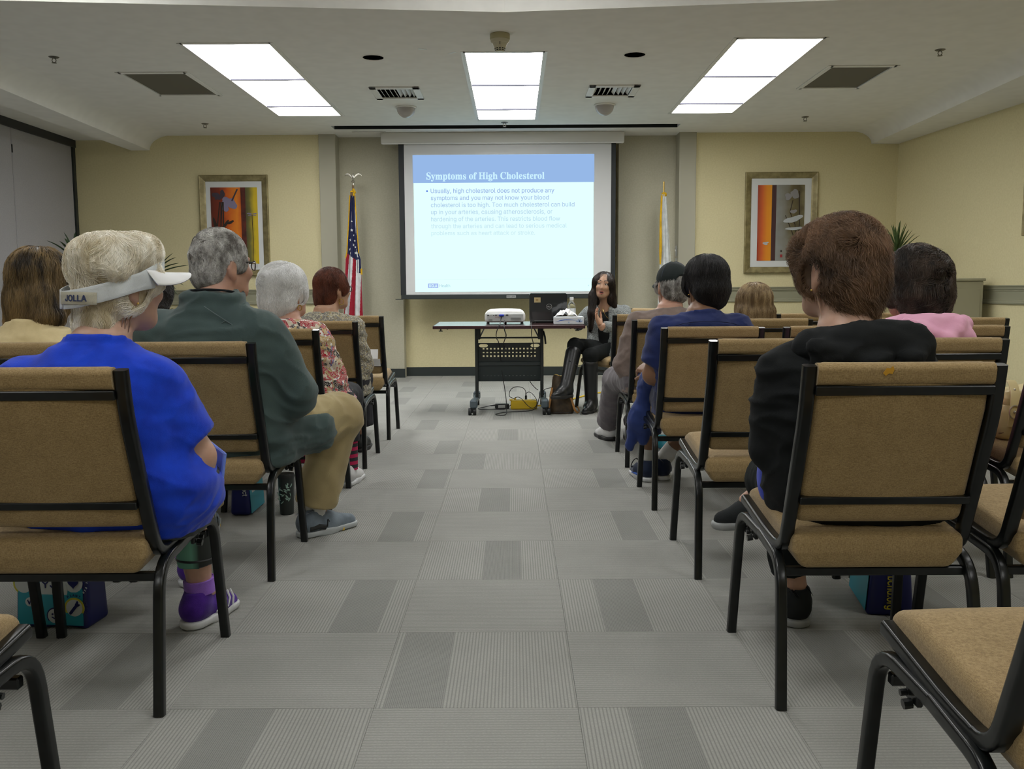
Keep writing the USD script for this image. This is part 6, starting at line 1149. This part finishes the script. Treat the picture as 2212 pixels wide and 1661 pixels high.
obj('planter', lathe([(0, 0), (.17, 0), (.21, .38), (.215, .40), (.20, .40), (.195, .37), (0, .37)], 32), M_black, t); obj('soil', lathe([(0, .36), (.196, .372), (0, .385)], 24), M_soil, t)
for bx_, bz, dirx, n_, dry in ((-.30, 1.31, -.75, 15, -.1), (.38, 1.16, 2.2, 13, .0), (-.40, .66, -.6, 7, -.2), (.30, .70, .8, 7, .1), (.02, 1.10, .0, 9, .3), (-.15, .95, -.3, 8, .35), (.16, .92, .4, 8, -.3)):
    b = np.array([bx_, dry, bz]); st_ = obj('stem', tube(spline([(0, 0, .37), (bx_ * .3, dry * .4, .37 + (bz - .37) * .6), tuple(b)], 12), .006, 6), M_cane, t)
    for k in range(n_):
        a = math.atan2(1.0, dirx) + (k - (n_ - 1) / 2) * .19; dd = np.array([math.cos(a), rng.uniform(-.35, .35), math.sin(a)]); obj('leaf', blade(b, dd, .30 + .10 * rng.random() if abs(k - n_ / 2) < 4 else .27, .034, .12 + .1 * rng.random()), M_leafd, t, smooth=True)
t = thing('potted_dracaena', 'spiky green dracaena in a pot in front of the right wall corner', 'plant', (3.83, 9.3, 0))
obj('planter', lathe([(0, 0), (.14, 0), (.18, .33), (.185, .35), (.17, .35), (.165, .32), (0, .32)], 32), plain('pot_brown', (.10, .06, .035), .5), t); obj('soil', lathe([(0, .31), (.166, .322), (0, .335)], 24), M_soil, t); obj('stem', tube([(0, 0, .32), (.01, 0, .8), (0, 0, 1.34)], .018, 10), M_cane, t)
for k in range(38):
    a = k * 2.4; el = .15 + 1.25 * (k / 37) ** .8; dd = (math.cos(a) * math.cos(el), math.sin(a) * math.cos(el), math.sin(el)); obj('leaf', blade((0, 0, 1.26 + .12 * k / 37), dd, .32 - .04 * (k / 37) + .05 * rng.random(), .022, .25 * (1 - k / 45)), M_leafg, t, smooth=True)
t = thing('pedestal', 'beige wooden pedestal beside the right wall, behind the pink hoodie', 'pedestal', (4.15, 8.72, 0)); M_ped = plain('pedestal_paint', (.36, .345, .24), .6)
obj('cabinet', bx(-.17, .17, -.2, .2, .05, 1.07, .006), M_ped, t); obj('plinth', bx(-.155, .155, -.185, .185, 0, .06, .004), M_base, t); obj('top', bx(-.185, .185, -.215, .215, 1.07, 1.095, .006), M_ped, t); obj('door_panel', bx(-.14, .14, -.206, -.199, .12, 1.0, .003), M_ped, t)
t = thing('wall_switch', 'two grey switch plates on the side of the right pilaster', 'light switch', (1.848, 10.57, 1.37)); M_sw = plain('switch_grey', (.40, .42, .42), .35, .3)
for z in (-.07, .07): pl = obj('plate', bx(-.006, .001, -.035, .035, z - .06, z + .06, .002), M_sw, t); obj('toggle', bx(-.014, -.005, -.006, .006, z - .004, z + .018, .002), M_white, pl)

# ================================================================ BAGS AND CUPS
M_teal = plain('tote_teal', lin(38, 150, 170), .42); M_navy = plain('tote_navy', lin(18, 26, 92), .42); M_ltw = plain('tote_white', (.62, .66, .66), .5); M_yl = plain('tote_yellow', lin(196, 190, 60), .5)
def tote(name, label, loc, rz, W, D, H, front=True):
    t = thing(name, label, 'tote bag', loc, rz)
    def f(q): x, y, z = q.T; k = (z + H / 2) / H; return np.c_[x * (1 - .05 * k), y * (1 - .35 * k), z + H / 2 + .004 * np.sin(x * 40)]
    obj('bag_body', cushion(W, D, H, .018, 16, fn=f), M_navy, t, smooth=50); yf = lambda z: -(D / 2) * (1 - .35 * z / H) - .0015
    obj('front_panel', sheet(lambda u, v: np.stack([(-W / 2 + .012 + (W - .024) * u) * (1 - .05 * v), yf(v * (H - .03) + .012) + 0 * u, v * (H - .03) + .012], -1), 6, 6, .002), M_teal, t, smooth=True)
    obj('handle', tube(spline([(-W * .25, yf(H) + .004, H - .01), (-W * .2, yf(H) - .01, H + .08), (W * .2, yf(H) - .01, H + .08), (W * .25, yf(H) + .004, H - .01)], 20), .006, 6), M_navy, t)
    def disc(x, z, r, m, push): obj('badge', move(rot(lathe([(0, 0), (r, 0), (r, .0012), (0, .0012)], 28), (1, 0, 0), 90), (x, yf(z) - .001 - push, z)), m, t)
    def mark(pts, x, z, m=M_navy): obj('badge_mark', move(upright(extrude(Polygon(pts).buffer(0), .001)), (x, yf(z) - .0036, z)), m, t, smooth=False)
    return t, disc, mark, yf
t, disc, mark, yf = tote('tote_bag', 'teal and navy tote bag with round health badges under the chair at the left', (-1.405, 2.765, 0), -6, .235, .13, .30)
disc(.010, .120, .046, M_ltw, 0); disc(.075, .142, .036, M_navy, 0); disc(.075, .142, .030, M_ltw, .001); disc(.078, .066, .032, M_yl, 0); disc(.078, .066, .026, M_ltw, .001); disc(-.085, .135, .034, M_yl, 0); disc(-.085, .135, .028, M_ltw, .001); disc(.015, .040, .026, M_navy, 0); disc(.015, .040, .022, M_ltw, .001); disc(-.066, .080, .014, M_ltw, 0)
hx = np.linspace(0, 2 * math.pi, 40, endpoint=False); mark([(.0011 * 16 * math.sin(a) ** 3, .0011 * (13 * math.cos(a) - 5 * math.cos(2 * a) - 2 * math.cos(3 * a) - math.cos(4 * a))) for a in hx], .075, .142)
mark(strip([(-.012, -.016), (.006, .006)], .009), .078, .066); mark(petal(.005, .008, .016, .008, 60), .078, .066); mark(petal(.005, .008, .014, .007, 10), .078, .066)
for x_, z_ in ((-.014, .136), (.012, .124), (.032, .114)):
    mark(strip([(-.009, .008), (0, 0), (.009, .008)], .004), x_, z_); mark(strip([(0, 0), (0, -.010)], .004), x_, z_); mark(list(Point(0, .011).buffer(.0036, 4).exterior.coords), x_, z_)
mark(strip([(-.008, -.003), (0, -.008), (.008, -.003)], .003), .015, .040); mark(list(Point(-.006, .006).buffer(.003, 4).exterior.coords), .015, .040); mark(list(Point(.006, .006).buffer(.003, 4).exterior.coords), .015, .040); mark(strip([(-.005, .006), (0, -.006), (.005, .006)], .003), -.066, .080)
def arc_text(t, s, x, z, r, a0, step, h, m):
    for k, c in enumerate(s):
        if c == ' ': continue
        g = letters(c, h, .001, bold=2); g.vertices[:, 0] -= g.vertices[:, 0].mean(); a = a0 - k * step
        obj('lettering', move(rot(upright(g), (0, 1, 0), 90 - math.degrees(a)), (x + r * math.cos(a), yf(z) - .0024, z + r * math.sin(a))), m, t, smooth=False)
arc_text(t, 'PLANT SLANT', .078, .066, .036, math.radians(118), .24, .007, M_navy); arc_text(t, 'FAMILY FIRST', .075, .142, .040, math.radians(60), .2, .006, M_ltw)
t, disc, mark, yf = tote('tote_bag', 'navy and teal tote bag with a yellow web address, behind the stained chair', (1.185, 2.905, 0), -99, .27, .145, .31)
disc(-.085, .16, .036, M_ltw, 0); disc(-.085, .16, .024, M_navy, .001); disc(-.07, .085, .030, M_yl, 0); disc(-.07, .085, .023, M_teal, .001); mark(petal(-.01, -.012, .03, .02, 55), -.07, .085, M_ltw)
tx = fit_text('bchd.org', .105, .026, bold=1); obj('web_address', move(rot(xf(upright(tx), np.eye(4)), (0, 1, 0), 90), (0, 0, 0)), plain('address_yellow', lin(200, 186, 52), .5), t, smooth=False)
ox = stage.GetPrimAtPath(str(t.GetPath()) + '/web_address'); UsdGeom.Xformable(ox).AddTransformOp().Set(Gf.Matrix4d().SetRotate(Gf.Rotation(Gf.Vec3d(0, 0, 1), 90)) * Gf.Matrix4d().SetTranslate(Gf.Vec3d(.1375, -.012, .128)))
UsdGeom.Xformable(t)
t, disc, mark, yf = tote('tote_bag', 'navy tote bag with white lettering on its side, beside the travel mug', (-1.245, 4.20, 0), 90, .24, .095, .28)
disc(-.05, .12, .03, M_ltw, 0); tx = fit_text('Project', .085, .022, bold=1); obj('lettering', rot(upright(tx), (0, 1, 0), 90), M_ltw, t, smooth=False)
ox = stage.GetPrimAtPath(str(t.GetPath()) + '/lettering'); UsdGeom.Xformable(ox).AddTransformOp().Set(Gf.Matrix4d().SetRotate(Gf.Rotation(Gf.Vec3d(0, 0, 1), -90)) * Gf.Matrix4d().SetTranslate(Gf.Vec3d(-.1235, -.015, .18)))
t = thing('tote_bag', 'flattened teal tote bag lying under the chair row of the black cap', 'tote bag', (.99, 5.82, 0), 12); obj('bag_body', cushion(.16, .26, .06, .02, 8, puff=(.02, 0), fn=lambda q: np.c_[q[:, 0], q[:, 1], (q[:, 2] + .03) * (1 - .6 * (q[:, 1] < 0) * np.abs(q[:, 1]) / .13)]), M_teal, t, smooth=50); obj('base_panel', bx(-.07, .07, -.12, .12, .0, .008, .002), M_navy, t)
t = thing('travel_mug', 'dark travel mug with pale leaf pattern on the floor by the trainer', 'mug', (-1.045, 4.13, 0))
obj('mug_body', lathe([(0, 0), (.028, 0), (.031, .004), (.037, .165), (.037, .17), (0, .17)], 28), plain('mug_dark', (.022, .030, .028), .3), t, smooth=40); obj('lid', lathe([(0, .168), (.039, .168), (.040, .178), (.036, .188), (0, .19)], 28), M_black, t)
M_leafp = plain('mug_leaf', lin(150, 180, 168), .5)
for k in range(26):
    a = rng.uniform(-2.6, -.5); z = .05 + .085 * rng.random(); pt = np.array([math.cos(a), math.sin(a), 0]); g = extrude(Polygon(petal(-.009, 0, .020, .005, rng.uniform(20, 160))), .0008); g = upright(g); r_ = .0318 + (z / .165) * .006
    obj('leaf_print', move(rot(g, (0, 0, 1), math.degrees(a) + 90), pt * (r_ - .0006) + [0, 0, z]), M_leafp, t, smooth=False)
t = thing('handbag', 'cream leather handbag with silver buckles on a chair seat at the right edge', 'handbag', (1.935, 3.44, .445)); M_crm = plain('cream_leather', lin(206, 190, 140), .4)
obj('bag_body', cushion(.30, .16, .16, .05, 16, puff=(.015, 0), fn=lambda q: np.c_[q[:, 0], q[:, 1], q[:, 2] + .08]), M_crm, t, smooth=60); obj('flap', cushion(.27, .13, .07, .028, 16, fn=lambda q: np.c_[q[:, 0], q[:, 1] - .01, q[:, 2] + .175 + .02 * np.sin(q[:, 0] * 12)]), M_crm, t, smooth=60)
for x in (-.105, .105):
    obj('strap', sweep(spline([(x, -.085, .06), (x, -.095, .12), (x + .005, -.085, .18), (x + .01, -.04, .225)], 14), rounded_profile(.036, .007, .003, 2)), M_crm, t, smooth=40)
    obj('buckle', tube([(x + .020 * math.cos(a), -.1005, .115 + .024 * math.sin(a)) for a in np.linspace(0, 2 * math.pi, 21)], .003, 6), M_sil, t); obj('stud', move(trimesh.creation.icosphere(2, .006), (x, -.099, .115)), M_sil, t); obj('stud', move(trimesh.creation.icosphere(2, .005), (x + .006, -.078, .195)), M_sil, t)
obj('piping', tube(spline([(-.14, -.06, .03), (-.06, -.083, .05), (.06, -.083, .05), (.14, -.06, .03)], 20), .003, 6), plain('piping_brown', (.16, .10, .05), .5), t)
t = thing('document_folder', 'periwinkle blue folder standing on the lap of the person in the blue T-shirt', 'folder', (-.848, 2.53, .0), rz=-62); obj('cover', rot(bx(-.11, .11, -.005, .005, .452, .585, .003), (1, 0, 0), -8, (0, 0, .45)), plain('folder_blue', lin(112, 138, 222), .4), t)
